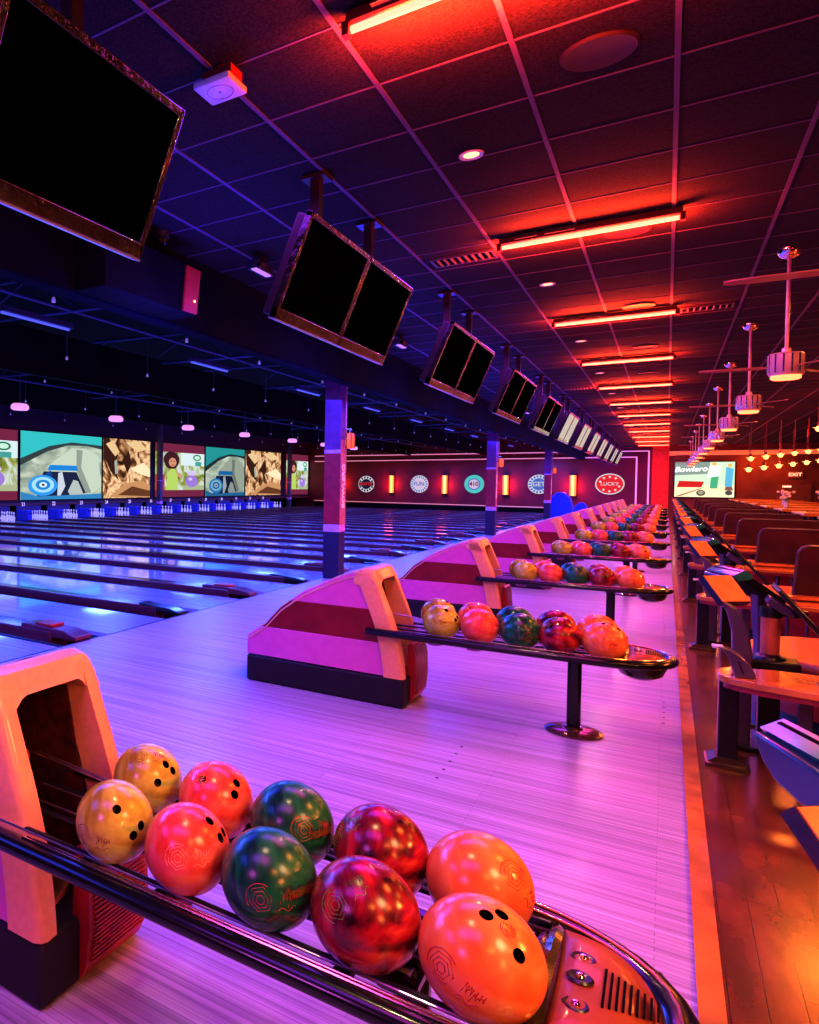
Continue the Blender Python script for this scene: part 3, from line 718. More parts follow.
def make_hood():
    t = thing('ball_return_hood', 'x', 'ball return', group='ball return hoods')
    SEAM = -1.72
    body = [p_ for p_ in HPROF if p_[0] <= SEAM+.03]
    def xfront(z):
        pr = HPROF[8:]
        for a, c in zip(pr, pr[1:]):
            if c[1] <= z <= a[1]: return a[0]+(c[0]-a[0])*(a[1]-z)/(a[1]-c[1])
        return -1.28
    # side line of the frame (inner edge): runs parallel to the front, .13 behind
    back = [(xfront(z)-.115 if z < .9 else -1.71, z) for z in (.93,.9,.8,.7,.6,.5,.4,.3,.21)]
    side_full = [(-2.57,.21),(-2.57,.33),(-2.55,.37),(-2.42,.46),(-2.30,.60),(-2.12,.74),(-1.93,.84),(-1.80,.895),(-1.72,.925)] + back
    zs = lambda x, z0, sl: z0+sl*(x+1.4)     # the bands slope a little
    def band(lo, hi):
        pl = clip_poly(side_full, lo, True) if lo else side_full
        return clip_poly(pl, hi, False) if hi else pl
    # body: black base, lower shell, red band, upper shell each full width; the shell slightly crowned on top
    b = BM(); prism(b, [(-2.575,0),(-2.575,.205),(-1.39,.205),(-1.39,.0)], -HW-.004, HW+.004)
    obj('kick_base', b, M['hoodbase'], t, bevel=.02)
    for s_ in (-1, 1):
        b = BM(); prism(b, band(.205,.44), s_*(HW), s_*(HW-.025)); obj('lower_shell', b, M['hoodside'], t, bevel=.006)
    for s_ in (-1, 1):
        b = BM(); prism(b, band(.44,.665), s_*(HW-.002), s_*(HW-.025)); obj('red_band', b, M['hoodred'], t, bevel=.002)
    for s_ in (-1, 1):
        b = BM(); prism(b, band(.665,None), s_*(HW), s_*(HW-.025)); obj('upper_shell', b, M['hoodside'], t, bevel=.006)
    # top cover: strip wrapped over the curved back
    top = [(-2.57,.35),(-2.55,.375),(-2.42,.465),(-2.30,.605),(-2.12,.745),(-1.93,.845),(-1.80,.90),(-1.69,.938)]
    b = BM(); w = HW+.004
    ra = []
    for x, z in top:
        ra.append([b.verts.new((x+.012, -w, z-.03)), b.verts.new((x, -w+.015, z+.002)), b.verts.new((x-.004, 0, z+.012)), b.verts.new((x, w-.015, z+.002)), b.verts.new((x+.012, w, z-.03))])
    for A, B in zip(ra, ra[1:]):
        for q in range(4): b.faces.new((A[q], A[q+1], B[q+1], B[q]))
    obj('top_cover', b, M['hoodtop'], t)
    # front frame: ring around the mouth, following the leaning front profile
    fz = [.205,.27,.34,.42,.5,.58,.66,.74,.82,.88,.92,.945,.955]
    wall = .075
    def fx(z): return xfront(min(z,.94)) if z < .935 else (-1.62)
    W = HW+.012
    for s in (-1, 1):
        b = BM(); prev = None
        for z in [z for z in fz if z <= .92]:
            xo = fx(z); xi = xo-.135
            ring = [b.verts.new((xi, s*W, z)), b.verts.new((xo-.03, s*W, z)), b.verts.new((xo-.008, s*(W-.012), z)), b.verts.new((xo, s*(W-.03), z)), b.verts.new((xo-.004, s*(W-wall), z)), b.verts.new((xi, s*(W-wall-.0), z))]
            if prev:
                for q in range(6): b.faces.new((prev[q], prev[(q+1) % 6], ring[(q+1) % 6], ring[q]))
            else: b.faces.new(ring)
            prev = ring
        b.faces.new(prev[::-1])
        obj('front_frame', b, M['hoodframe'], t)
    b = BM()
    n = 24; prev = None; wall = .07
    for i in range(n+1):
        y = -W + 2*W*i/n; e = min(1, (W-abs(y))/.05); lift = -.05*(1-e)**2; cc = min(1, max(0, (abs(y)-(W-wall-.06))/.06))**2
        pr = [(-1.74,.84),(-1.74,.92+lift),(-1.70,.945+lift),(-1.655,.956+lift),(-1.612,.943+lift),(-1.588,.905+lift),(-1.578,max(.84,.885-.05*cc)),(-1.570,.875-.05*cc),(-1.62,.87-.05*cc)]
        ring = [b.verts.new((x, y, z)) for x, z in pr]
        if prev:
            for q in range(len(pr)): b.faces.new((prev[q], prev[(q+1) % len(pr)], ring[(q+1) % len(pr)], ring[q]))
        else: b.faces.new(ring)
        prev = ring
    b.faces.new(prev[::-1])
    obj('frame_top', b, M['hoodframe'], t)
    # mouth interior: back plate and inner side walls, darkened to hold the mouth's shade
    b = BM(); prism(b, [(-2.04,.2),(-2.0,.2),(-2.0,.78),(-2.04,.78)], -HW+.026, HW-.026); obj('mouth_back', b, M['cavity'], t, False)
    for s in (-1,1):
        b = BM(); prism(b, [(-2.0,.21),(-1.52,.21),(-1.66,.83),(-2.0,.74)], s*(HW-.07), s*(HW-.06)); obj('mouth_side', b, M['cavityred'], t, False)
    b = BM(); bx(b, (-1.86,-.07,.72), (.02,.10,.13)); obj('sensor_plate', b, M['redplastic'], t, bevel=.006)
    b = BM(); tube(b, (-1.86,-.03,.62), (-1.68,-.03,.615), .035, seg=16); obj('ball_stop', b, M['redplastic'], t)
    b = BM()
    for q, (y, z) in enumerate(((.03,.65),(.055,.645),)): tube(b, (-1.7,y,z-.03), (-1.38,y,z-.05), .004, seg=8)
    obj('guide_rods', b, M['rod'], t)
    b = BM()
    bx(b, (-1.47,-.12,.27), (.07,.12,.02), rot=Matrix.Rotation(.3,3,'X')); bx(b, (-1.49,-.05,.33), (.03,.2,.014), rot=Matrix.Rotation(-.3,3,'X')); tube(b, (-1.52,-.16,.36), (-1.45,-.05,.34), .009)
    obj('lift_linkage', b, M['brass'], t)
    # ribbed red kick plate below the mouth
    b = BM()
    prof = [(-1.42,.0),(-1.385,.015),(-1.365,.06),(-1.35,.18),(-1.355,.32),(-1.375,.42),(-1.39,.43),(-1.41,.42),(-1.42,.2)]
    prism(b, prof, -.07, HW+.005)
    for i in range(24):
        z = .07+.0145*i; xo = -1.368+(.02-abs(z-.2)*.10); bx(b, (xo+.001,.085,z), (.012,.27,.006))
    obj('kick_plate', b, M['redplastic'], t, True)
    return t
def stadium(xl, xe, r, z, n=18):
    """open U: from the left end of the front rail around the end to the back rail (yc = 0)"""
    pts = [(xl + (xe-xl)*i/8, -r, z) for i in range(8)]
    k = xe
    pts += [(k + .34*math.sin(a), -r*math.cos(a), z) for a in [PI*i/n for i in range(n+1)]]
    pts += [(xe + (xl+.25-xe)*i/8, r, z) for i in range(1, 9)]
    return pts
RR = .285; XE = -.295
def make_rack():
    t = thing('ball_rack', 'x', 'ball rack', group='ball racks')
    b = BM(); sweep(b, stadium(-1.63, XE, RR, .522), .034, 14, ry=.026); obj('outer_rail', b, M['gloss'], t)
    b = BM(); sweep(b, stadium(-1.40, XE, RR-.006, .5495, 18), .0035, 6); obj('rail_inlay', b, M['brassline'], t)
    b = BM(); sweep(b, stadium(-1.40, XE, RR-.026, .543, 18), .0035, 6); obj('rail_inlay', b, M['brassline'], t)
    b = BM(); 
    for y in (-.20,-.085,.075,.205): tube(b, (-1.62,y,.525), (-.19,y,.525), .008, seg=8)
    obj('support_rod', b, M['black'], t); b = BM()
    for y in (-.225,-.055,.045,.235): tube(b, (-1.62,y,.535), (-.19,y,.535), .0035, seg=6)
    obj('support_rod', b, M['rod'], t)
    for x in (-1.22,-.98,-.52,-.20):
        b = BM(); bx(b, (x,0,.505), (.035,2*RR-.02,.02)); obj('cross_bar', b, M['black'], t)
    rub = mat('smoky_pink_rubber', (.45,.12,.3), .4)
    for x in (-1.22,-.98):
        b = BM(); lathe(b, [(0,-.035),(.045,-.03),(.055,0),(.03,.015),(0,.015)], (x,-.13,.49), 12); obj('rubber_stop', b, rub, t)
    b = BM(); bx(b, (-.43,0,.27), (.075,.055,.47)); bx(b, (-.43,0,.49), (.09,.3,.05)); obj('post', b, M['gloss'], t, bevel=.018)
    b = BM(); lathe(b, [(0,0),(.155,0),(.155,.012),(.13,.022),(.05,.028),(.05,.04),(0,.04)], (-.43,0,0), 36); obj('foot_disc', b, mat('bronze_foot', (.16,.07,.05), .22, metal=.7, coat=.5), t)
    # hand dryer: dark pan below the rail, amber half-dome deck with holes and slots
    b = BM(); prev = None
    n = 26
    for (k_, z) in ((1.0,.512),(.97,.475),(.82,.43),(.5,.405),(.0,.40)):
        pts = [(-.10+.13*k_*math.cos(2*PI*i/n), .17*k_*math.sin(2*PI*i/n), z) for i in range(n)] if k_ else [(-.10,0,z)]
        ring = [b.verts.new(q) for q in pts]
        if prev:
            for i in range(n):
                j = (i+1) % n
                b.faces.new((prev[i], prev[j], ring[j], ring[i]) if len(ring) > 1 else (prev[i], prev[j], ring[0]))
        prev = ring
    obj('dryer_pan', b, M['dryerblk'], t)
    def D(u, s, z):        # deck outline: straight left side, round right end
        return (u, s, z)
    b = BM(); prev = None
    outl = [(-.155, -.225)] + [(-.15+ .185*math.sin(a)+.0, -.225*math.cos(a)) for a in [PI*i/22 for i in range(1, 22)]] + [(-.155, .225)]
    outl = [(-.155,-.23),(-.10,-.245),(-.02,-.235),(.02,-.19)] 
    outl = [(-.165, -.235)] + [(-.165+.185*math.sin(a)**.8, -.235*math.cos(a)) for a in [PI*i/24 for i in range(1, 24)]] + [(-.165, .235)]
    c = Vector((-.11, 0))
    levels = ((1.0,.515),(.97,.530),(.88,.545),(.6,.558),(.3,.563))
    for k_, z in levels:
        ring = [b.verts.new((c.x+(x-c.x)*k_, y*k_, z)) for x, y in outl]
        if prev:
            m_ = len(ring)
            for i in range(m_): b.faces.new((prev[i], prev[(i+1) % m_], ring[(i+1) % m_], ring[i]))
        else: b.faces.new(ring[::-1])
        prev = ring
    b.faces.new(prev)
    obj('dryer_deck', b, M['dryer'], t)
    b = BM()
    sweep(b, [(-.172,y*.235,.522+.03*(1-y*y)) for y in [-1+.1*i for i in range(21)]], .018, 8); sweep(b, [(-.195,y*.215,.512+.03*(1-y*y)) for y in [-1+.1*i for i in range(21)]], .014, 8)
    obj('deck_lip', b, M['dryerblk'], t)
    for y in (-.085,0,.085):
        b = BM(); 
        for i, (rr, zz) in enumerate(((.024,.0),)): lathe(b, [(0,.001),(.012,.002),(.020,.004),(.024,.0)], (-.115-.02*(1-(y/.085)**2)*0,y,.566-.02*(abs(y)/.085)**1*.35), 16)
        o = obj('air_nozzle', b, M['black'], t)
        b = BM(); lathe(b, [(0,.006),(.006,.005),(.008,.001)], (-.115,y,.569-.02*(abs(y)/.085)*.35), 10); obj('nozzle_tip', b, M['chrome'], o)
    b = BM()
    for i in range(9):
        L_ = .10-.007*i
        bx(b, (-.075+.0105*i,-.0,.564-.0012*i), (.004, L_*1.3, .006))
    obj('vent_slots', b, M['cavity'], t)
    return t

# balls: a drilled, marbled sphere with a thin engraved emblem
RB = .113
def ball_mesh(name, m, holes):
    b = BM(); bmesh.ops.create_uvsphere(b, u_segments=64, v_segments=40, radius=RB)
    me = bpy.data.meshes.new(name); b.to_mesh(me); b.free()
    if holes:
        o = bpy.data.objects.new('tmp', me); COL.objects.link(o); tmp = [o]
        for h in holes:
            d = Vector(h).normalized(); c = BM(); tube(c, d*(RB-.035), d*(RB+.02), .0125, seg=24)
            bmesh.ops.recalc_face_normals(c, faces=c.faces[:])
            cm = bpy.data.meshes.new('cut'); c.to_mesh(cm); c.free(); co = bpy.data.objects.new('cut', cm); COL.objects.link(co); tmp.append(co)
            md = o.modifiers.new('b', 'BOOLEAN'); md.object = co; md.operation = 'DIFFERENCE'; md.solver = 'EXACT'
        bpy.context.view_layer.update()
        me2 = bpy.data.meshes.new_from_object(o.evaluated_get(bpy.context.evaluated_depsgraph_get()))
        for x in tmp: bpy.data.objects.remove(x)
        me = me2
    me.name = name; me.materials.clear(); me.materials.append(m)
    for p_ in me.polygons: p_.use_smooth = True
    try: me.set_sharp_from_angle(angle=math.radians(35))
    except Exception: pass
    return me
def emblem_bm(d, size=.03, spin=0, extra=True):
    d = Vector(d).normalized(); up = Vector((0,0,1)); u = up.cross(d).normalized(); v = d.cross(u)
    def P(a, c):
        ca, sa = math.cos(spin), math.sin(spin); a, c = a*ca-c*sa, a*sa+c*ca
        return (d*RB + u*a*size + v*c*size).normalized()*(RB+.0002)
    b = BM()
    for k_ in (1.0,.68,.36): sweep(b, [P(k_*math.cos(2*PI*i/6+.2), k_*math.sin(2*PI*i/6+.2)*(1.1)) for i in range(6)], .0009, 4, closed=True)
    sweep(b, [P(1.3*math.cos(a), 1.3*math.sin(a)) for a in [1.0+.18*i for i in range(16)]], .0009, 4)
    if extra:
        for q in range(5):
            sweep(b, [P(1.7+.42*q, -.3+.5*math.sin(q*2.1)), P(1.9+.42*q, .5+.3*math.cos(q)), P(2.05+.42*q, -.1), P(2.1+.42*q, .6)], .0009, 4)
        sweep(b, [P(1.5+.3*i, -.9+.25*math.sin(i*1.3)) for i in range(8)], .0008, 4)
    return b
em_mats = {'yellow': mat('ball_mark_brown', (.25,.10,.02), .4), 'coral': mat('ball_mark_peach', (.95,.45,.25), .4), 'green': mat('ball_mark_red', (.55,.03,.03), .4),
           'darkred': mat('ball_mark_lime', (.20,.42,.03), .4), 'orange': mat('ball_mark_maroon', (.45,.02,.02), .4)}
HOLES = {
 ('yellow',0): [(.494,-.572,.655),(.955,-.175,.241),(.902,-.425,.072)], ('yellow',1): [(.754,-.593,.282),(.733,-.152,.663),(.881,-.008,.473)],
 ('coral',0): [(.585,.034,.811),(.80,.30,.52),(.86,.05,.50)], ('coral',1): [(-.051,-.64,.767),(.695,-.135,.706),(.773,-.385,.505)],
 ('green',0): [(-.3,.8,.5),(-.1,.9,.3),(-.5,.8,.2)], ('green',1): [(-.3,.8,.5),(-.1,.9,.3),(-.5,.8,.2)],
 ('darkred',0): [(.3,.85,.4),(.1,.95,.2),(.5,.85,.1)], ('darkred',1): [(.2,.9,.3),(.0,.98,.1),(.4,.9,.0)],
 ('orange',0): [(.128,-.298,.946),(.330,-.10,.94),(.654,-.502,.566)], ('orange',1): [(-.3,.8,.45),(-.1,.9,.3),(-.5,.8,.2)],
}
EMB = {('yellow',1): (( .1,-.55,.83), .5), ('coral',0): ((.322,-.918,.233), .2), ('green',0): ((.272,-.96,.068), .1), ('green',1): ((.591,-.702,.3), .1),
       ('darkred',0): ((-.26,-.852,.455), 1.2), ('darkred',1): ((-.827,-.515,.327), 1.2), ('orange',0): ((-.438,-.893,.099), -.35), ('orange',1): ((.71,-.418,.567), -.9), ('yellow',0): ((-.2,-.95,-.1), 0), ('coral',1): ((-.4,-.2,.9), 0)}
BXS = {('yellow',0): -1.174, ('coral',0): -.942, ('green',0): -.717, ('darkred',0): -.494, ('orange',0): -.268,
       ('yellow',1): -1.264, ('coral',1): -1.021, ('green',1): -.785, ('darkred',1): -.548, ('orange',1): -.325}
BSC = {'yellow': .955, 'coral': .965, 'green': .985, 'darkred': 1.0, 'orange': 1.0}
ball_proto = {}
for (cn, row), hs in HOLES.items():
    me = ball_mesh('bowling_ball', BALLS[cn][0], hs)
    o = bpy.data.objects.new('bowling_ball', me); COL.objects.link(o); tag(o, 'x', 'bowling ball')
    d, sp = EMB[(cn, row)]
    obj('emblem', emblem_bm(d, .027, sp), em_mats[cn], o)
    if (cn, row) == ('orange',0): obj('emblem', emblem_bm((.471,-.311,.825), .012, .4, False), em_mats[cn], o)
    ball_proto[(cn, row)] = [o, False]

hood0 = make_hood(); rack0 = make_rack()
def yc(k): return 1.705+PITCH*k
PLACE = ['foreground', 'second', 'third', 'fourth', 'fifth', 'sixth', 'seventh', 'eighth', 'ninth', 'tenth', 'eleventh', 'twelfth']
for k in range(NP):
    y = yc(k); pl = PLACE[k]+('' if k == 0 else ' rack from the camera'); rk = 'foreground rack' if k == 0 else '%s rack from the camera' % PLACE[k]
    hl = 'pink-lit and red striped hood joined to the %s' % rk
    rl = 'glossy black oval ball rack carrying ten balls, %s' % ('nearest to the camera' if k == 0 else '%s from the camera' % PLACE[k])
    if k == 0:
        hood0.location = (0, y+.035, 0); hood0['label'] = hl; rack0.location = (0, y, 0); rack0['label'] = rl
    else:
        dup(hood0, (0, y, 0), hl); dup(rack0, (0, y, 0), rl)
    for (cn, row), pr in ball_proto.items():
        if pr[1]: o = copy_tree(pr[0])
        else: o = pr[0]; pr[1] = True
        s = BSC[cn] if k == 0 else 1.0+.02*(k == 1)
        yy = y+(-.148 if row == 0 else .142)
        o.location = (BXS[(cn, row)]+(0 if k == 0 else random.uniform(-.006,.006)), yy, .62-(1-s)*RB)
        o.scale = (s,)*3
        if k: o.rotation_euler = (random.uniform(-.3,.3), random.uniform(-.3,.3), random.uniform(-.5,.5))
        o['label'] = '%s bowling ball in the %s row of the %s' % (BALLS[cn][1], ('front','back')[row], rk)
        o['group'] = 'bowling balls on the %s' % rk

# ------------------------------------------------------------------ overhead televisions, two per pair
TT = Vector((-1.72, 0, 3.20)); TB = Vector((-1.96, 0, 2.59))
up = (TT-TB).normalized(); nrm = Vector((up.z, 0, -up.x)).normalized()     # faces +X and down
if nrm.x < 0: nrm = -nrm
TH = (TT-TB).length; TW = 1.085
def make_tv(lit=False):
    t = thing('hanging_television', 'x', 'television', group='overhead televisions')
    c = (TT+TB)/2; R3 = Matrix((( nrm.x, 0, up.x), (nrm.y, 1, up.y), (nrm.z, 0, up.z)))  # local x->normal, y->Y, z->up
    mw = R3.to_4x4(); mw.translation = c
    def part(nm, b, m, bev=0):
        bmesh.ops.transform(b, matrix=mw, verts=b.verts[:]); return obj(nm, b, m, t, bevel=bev)
    b = BM(); bx(b, (-.05,0,0), (.08,TW-.04,TH-.03)); part('back_shell', b, M['tvbody'], .015)
    b = BM(); f = .036; fb = .07
    bx(b, (0,0,TH/2-f/2), (.045,TW,f)); bx(b, (0,0,-TH/2+fb/2), (.045,TW,fb)); bx(b, (0,-TW/2+f/2,0), (.045,f,TH)); bx(b, (0,TW/2-f/2,0), (.045,f,TH))
    part('bezel', b, M['tvbezel'], .006)
    b = BM(); bx(b, (.002,0,.017), (.02,TW-.06,TH-.10)); part('display', b, M['tvscreen'] if not lit else flat('tv_screen_glare', (.75,.62,.55), .75))  # glare on the far screens put in as pale emission
    b = BM(); bx(b, (.0,0,-TH/2-.004), (.05,TW-.01,.008)); part('bottom_strip', b, mat('silver_strip', (.6,.6,.75), .3, metal=.8) if 'strip' not in M else M['strip'])
    b = BM(); bx(b, (-.12,0,.0), (.06,.34,.34)); part('wall_bracket', b, M['pole'])
    b = BM(); bx(b, (-1.90,0,3.36), (.06,.07,.56)); bx(b, (-1.90,0,3.61), (.16,.16,.02)); bx(b, (-1.93,0,3.02), (.10,.05,.5)); obj('ceiling_pole', b, M['pole'], t)
    return t
tv0 = make_tv(False); tv1 = make_tv(True); used = {0: False, 1: False}
for k in range(0, NP):
    for j in range(2):
        y = .52+PITCH*k+(.04 if k == 0 else 0)+TW*(j+.5)
        lit = k >= 5
        src = tv1 if lit else tv0
        lb = '%s overhead television, %s screen of the %s pair from the camera' % (('switched-off black','bright pale')[lit], ('near','far')[j], 'nearest' if k == 0 else PLACE[k])
        if not used[lit]: src.location = (0, y, 0); src['label'] = lb; used[lit] = True
        else: dup(src, (0, y, 0), lb)

# ------------------------------------------------------------------ ceiling fixtures
def make_tube():
    t = thing('red_tube_light', 'x', 'light', group='red tube lights across the ceiling')
    b = BM(); bx(b, (-.55,0,-.035), (1.20,.055,.05), bev=.008); obj('housing', b, M['fixture'], t)
    b = BM(); tube(b, (-1.13,0,-.085), (.03,0,-.085), .017, seg=14); obj('neon_tube', b, M['tube'], t)
    b = BM(); bx(b, (-1.15,0,-.08), (.03,.05,.06)); bx(b, (.05,0,-.08), (.03,.05,.06)); obj('end_socket', b, M['fixture'], t)
    b = BM(); bx(b, (-.95,-.045,-.03), (.16,.04,.035)); bx(b, (-.72,-.045,-.03), (.2,.04,.035)); obj('ballast', b, M['steel'], t)
    return t
tl0 = make_tube()
for k in range(13):
    y = 3.17+PITCH*k
    if y > 45.5: break
    lb = 'glowing red tube light across the black ceiling, %s from the camera' % ORD[k]
    if k == 0: tl0.location = (0, y, CEIL); tl0['label'] = lb
    else: dup(tl0, (0, y, CEIL), lb)
# wide red glow of each tube
dl0 = None
for k in range(12):
    y = 5.0+PITCH*k
    if y > 45: break
    if dl0 is None:
        dl0 = thing('recessed_downlight', 'x', 'light', group='recessed downlights')
        b = BM(); lathe(b, [(.048,-.004),(.068,-.010),(.072,-.002),(.072,.0)], seg=28); obj('trim_ring', b, M['whitep'], dl0)
        b = BM(); lathe(b, [(0,-.004),(.046,-.004),(.046,.0),(0,.0)], seg=24); obj('lamp_lens', b, M['lamp'], dl0); o = dl0
    else: o = copy_tree(dl0)
    o.location = (-1.01, y, CEIL); o['label'] = 'small warm recessed downlight in the black ceiling, %s from the camera' % ORD[k]
b = BM(); lathe(b, [(0,-.008),(.13,-.010),(.15,-.016),(.16,-.004),(.16,.0)], seg=36); spk = obj('ceiling_speaker', b, mat('dark_red_speaker_grille', (.035,.010,.014), .6)); 
for k in range(8):
    o = spk if k == 0 else spk.copy()
    if k: COL.objects.link(o)
    o.location = (-.30, 4.18+3.05*k, CEIL); tag(o, 'round dark speaker grille flush in the ceiling, %s from the camera' % ORD[k], 'speaker', 'round ceiling speakers')
v0 = None
for i, (x, y) in enumerate(((-1.5,7.2),(.29,10.8),(-1.5,18.2),(.29,21.8),(-1.5,29.2))):
    if v0 is None:
        v0 = thing('ceiling_vent', 'x', 'vent', group='slatted ceiling vents')
        b = BM(); bx(b, (0,0,-.003), (.5,.26,.006)); obj('backing', b, M['blackmatte'], v0, False)
        b = BM()
        for q in range(8): bx(b, (-.2+.057*q,0,-.015), (.012,.22,.02), rot=Matrix.Rotation(.5,3,'Y'))
        obj('slats', b, mat('dull_vent_slat', (.16,.11,.14), .5), v0, False)
        b = BM(); 
        for a in ((0,.125,.52,.02),(0,-.125,.52,.02)): bx(b, (a[0],a[1],-.012), (a[2],a[3],.02))
        for a in (-.25,.25): bx(b, (a,0,-.012), (.02,.26,.02))
        obj('rim', b, mat('dark_vent_rim', (.09,.05,.07), .5), v0, False); o = v0
    else: o = copy_tree(v0)
    o.location = (x, y, CEIL); o['label'] = 'black slatted ceiling vent, %s of five from the camera' % ORD[i]
t = thing('wireless_access_point', 'square white access point with a round mark on the dark ceiling', 'access point', (-1.80, 3.21, 3.53), .0)
b = BM(); bx(b, (0,0,0), (.20,.20,.035), bev=.012); obj('cover', b, M['whitep'], t)
b = BM(); sweep(b, [(.065*math.cos(2*PI*k/32), .065*math.sin(2*PI*k/32), -.0175) for k in range(32)], .0022, 6, closed=True); tube(b, (0,0,-.016), (0,0,-.020), .008); obj('ring_mark', b, mat('lilac_ring', (.35,.25,.4), .5), t)
b = BM(); bx(b, (0,.02,.05), (.16,.12,.07)); tube(b, (0,.02,.08), (0,.02,.105), .05); obj('bracket', b, M['fixture'], t)
t = thing('dome_camera', 'small dome security camera on the dark ceiling above the first screens', 'camera', (-3.35, 5.0, CEIL))
b = BM(); lathe(b, [(.075,0),(.075,-.05),(.055,-.06)], seg=20); obj('housing', b, M['steel'], t)
b = BM(); lathe(b, [(.055,-.055),(.05,-.09),(.03,-.11),(0,-.118)], seg=20); obj('dome', b, M['gloss'], t)
s0 = None
for i, y in enumerate((6.05, 10.4, 14.2, 18.0, 21.8)):
    if s0 is None:
        s0 = thing('spotlight_bar', 'x', 'spotlight', group='spotlight bars behind the televisions')
        b = BM(); bx(b, (0,0,-.12), (.10,.36,.09), bev=.015); obj('housing', b, M['steel'], s0)
        b = BM(); bx(b, (.03,-.05,-.17), (.05,.3,.012)); obj('lamp_strip', b, emat('violet_strip', (.45,.2,.9), 1.2), s0)
        b = BM(); tube(b, (0,.05,-.08), (0,.05,0), .02); obj('yoke', b, M['pole'], s0); b = BM(); tube(b, (.05,-.12,-.13), (.10,-.16,-.15), .03); obj('lens', b, M['pole'], s0); o = s0
    else: o = copy_tree(s0)
    o.location = (-2.95, y, CEIL); o['label'] = 'dark spotlight bar with violet strip under the ceiling, %s from the camera' % ORD[i]
t = thing('hanging_loudspeaker', 'boxy dark loudspeaker with red lit end, fixed to the bulkhead over the lanes', 'loudspeaker', (-3.32, 4.72, 3.17))
b = BM(); prism(b, [(-.65,-.20),(.35,-.20),(.62,-.19),(.68,.22),(-.65,.22)], -.19, .12, axis='X'); obj('cabinet', b, M['bulkhead'], t, bevel=.01)
b = BM(); prism(b, [(.38,-.185),(.60,-.18),(.66,.20),(.44,.20)], .12, .14, axis='X'); obj('grille', b, mat('red_lit_grille', (.6,.02,.03), .4, emis=(.5,.01,.01), es=.12), t, bevel=.004)  # red light on the end face, done with colour and faint emission
b = BM(); tube(b, (.142,.55,-.08), (.15,.55,-.08), .012); obj('indicator', b, M['lamp'], t)

# ceiling fans along the right
def make_fan():
    t = thing('ceiling_fan', 'x', 'fan', group='ceiling fans')
    b = BM(); lathe(b, [(.085,0),(.082,-.03),(.065,-.065),(.03,-.085),(0,-.09)], seg=24); obj('canopy', b, M['chrome'], t)
    b = BM(); tube(b, (0,0,-.06), (0,0,-.88), .014); obj('downrod', b, M['fanmetal'], t)
    b = BM(); lathe(b, [(0,-.86),(.03,-.86),(.035,-.90),(.105,-.905),(.12,-.92),(.12,-1.08),(.11,-1.10),(0,-1.10)], seg=28); obj('motor_drum', b, M['fanmetal'], t)
    b = BM()
    for k in range(14):
        a = 2*PI*k/14; tube(b, (.122*math.cos(a),.122*math.sin(a),-.92), (.122*math.cos(a),.122*math.sin(a),-1.075), .006, seg=6)
    obj('drum_rib', b, M['chrome'], t)
    b = BM(); lathe(b, [(.10,-1.10),(.10,-1.125),(.085,-1.135),(0,-1.14)], seg=28); obj('lamp_lens', b, M['fanlamp'], t)
    for k in range(3):
        a = PI+ k*2*PI/3 + .05
        b = BM()
        R_ = Matrix.Rotation(a, 3, 'Z')
        prof = [(.12,.02),(.25,.04),(.45,.042),(.55,.028),(.585,.008)]
        up_ = []; 
        for x, w in prof:
            up_.append([b.verts.new(R_ @ Vector((x, w, -1.02+.005))), b.verts.new(R_ @ Vector((x, -w, -1.02-.005))), b.verts.new(R_ @ Vector((x, -w, -1.028-.005))), b.verts.new(R_ @ Vector((x, w, -1.028+.005)))])
        for A, B in zip(up_, up_[1:]):
            for q in range(4): b.faces.new((A[q], A[(q+1) % 4], B[(q+1) % 4], B[q]))
        b.faces.new(up_[0]); b.faces.new(up_[-1][::-1])
        obj('blade', b, M['blade'], t)
    return t
fan0 = make_fan()
for k in range(11):
    lb = 'ceiling fan with round lit metal drum on a long rod, %s from the camera' % ORD[k]
    loc = (.79, 4.95+PITCH*k, CEIL)
    if k == 0: fan0.location = loc; fan0['label'] = lb
    else: dup(fan0, loc, lb)

# clusters of golden pendant bulbs
pd0 = None
for i, (x, y, z, ln) in enumerate([(1.32+.28*q, 20+.6*q, 1.93+.05*q, 1.1) for q in range(7)] + [(1.36+.28*q, 20.2+.6*q, 2.16+.055*q, .85) for q in range(7)] + [(2.1+.4*q, 18+.6*q, 2.62, .6) for q in range(3)]):
    if pd0 is None:
        pd0 = thing('pendant_bulb', 'x', 'pendant', group='cluster of pendant bulbs')
        b = BM(); lathe(b, [(0,-.055),(.03,-.045),(.045,-.01),(.03,.03),(.015,.05)], seg=14); obj('bulb', b, M['starbulb'], pd0)
        b = BM()
        for k in range(6):
            a = k*PI/3; tube(b, (0,0,0), (.075*math.cos(a), .075*math.sin(a), .02), .008, .002, seg=6)
        obj('star_arms', b, M['starbulb'], pd0)
        b = BM(); tube(b, (0,0,.05), (0,0,.75), .006, seg=6); lathe(b, [(0,.10),(.022,.10),(.022,.03),(0,.03)], seg=10); obj('cord', b, M['fixture'], pd0); o = pd0
    else: o = copy_tree(pd0)
    o.location = (x, y, z)
    row = 'lower' if i < 7 else ('upper' if i < 14 else 'topmost'); q = i if i < 7 else (i-7 if i < 14 else i-14)
    o['label'] = 'golden star-shaped pendant bulb, %s in the %s row of the hanging cluster' % (('first','second','third','fourth','fifth','sixth','seventh')[q], row)

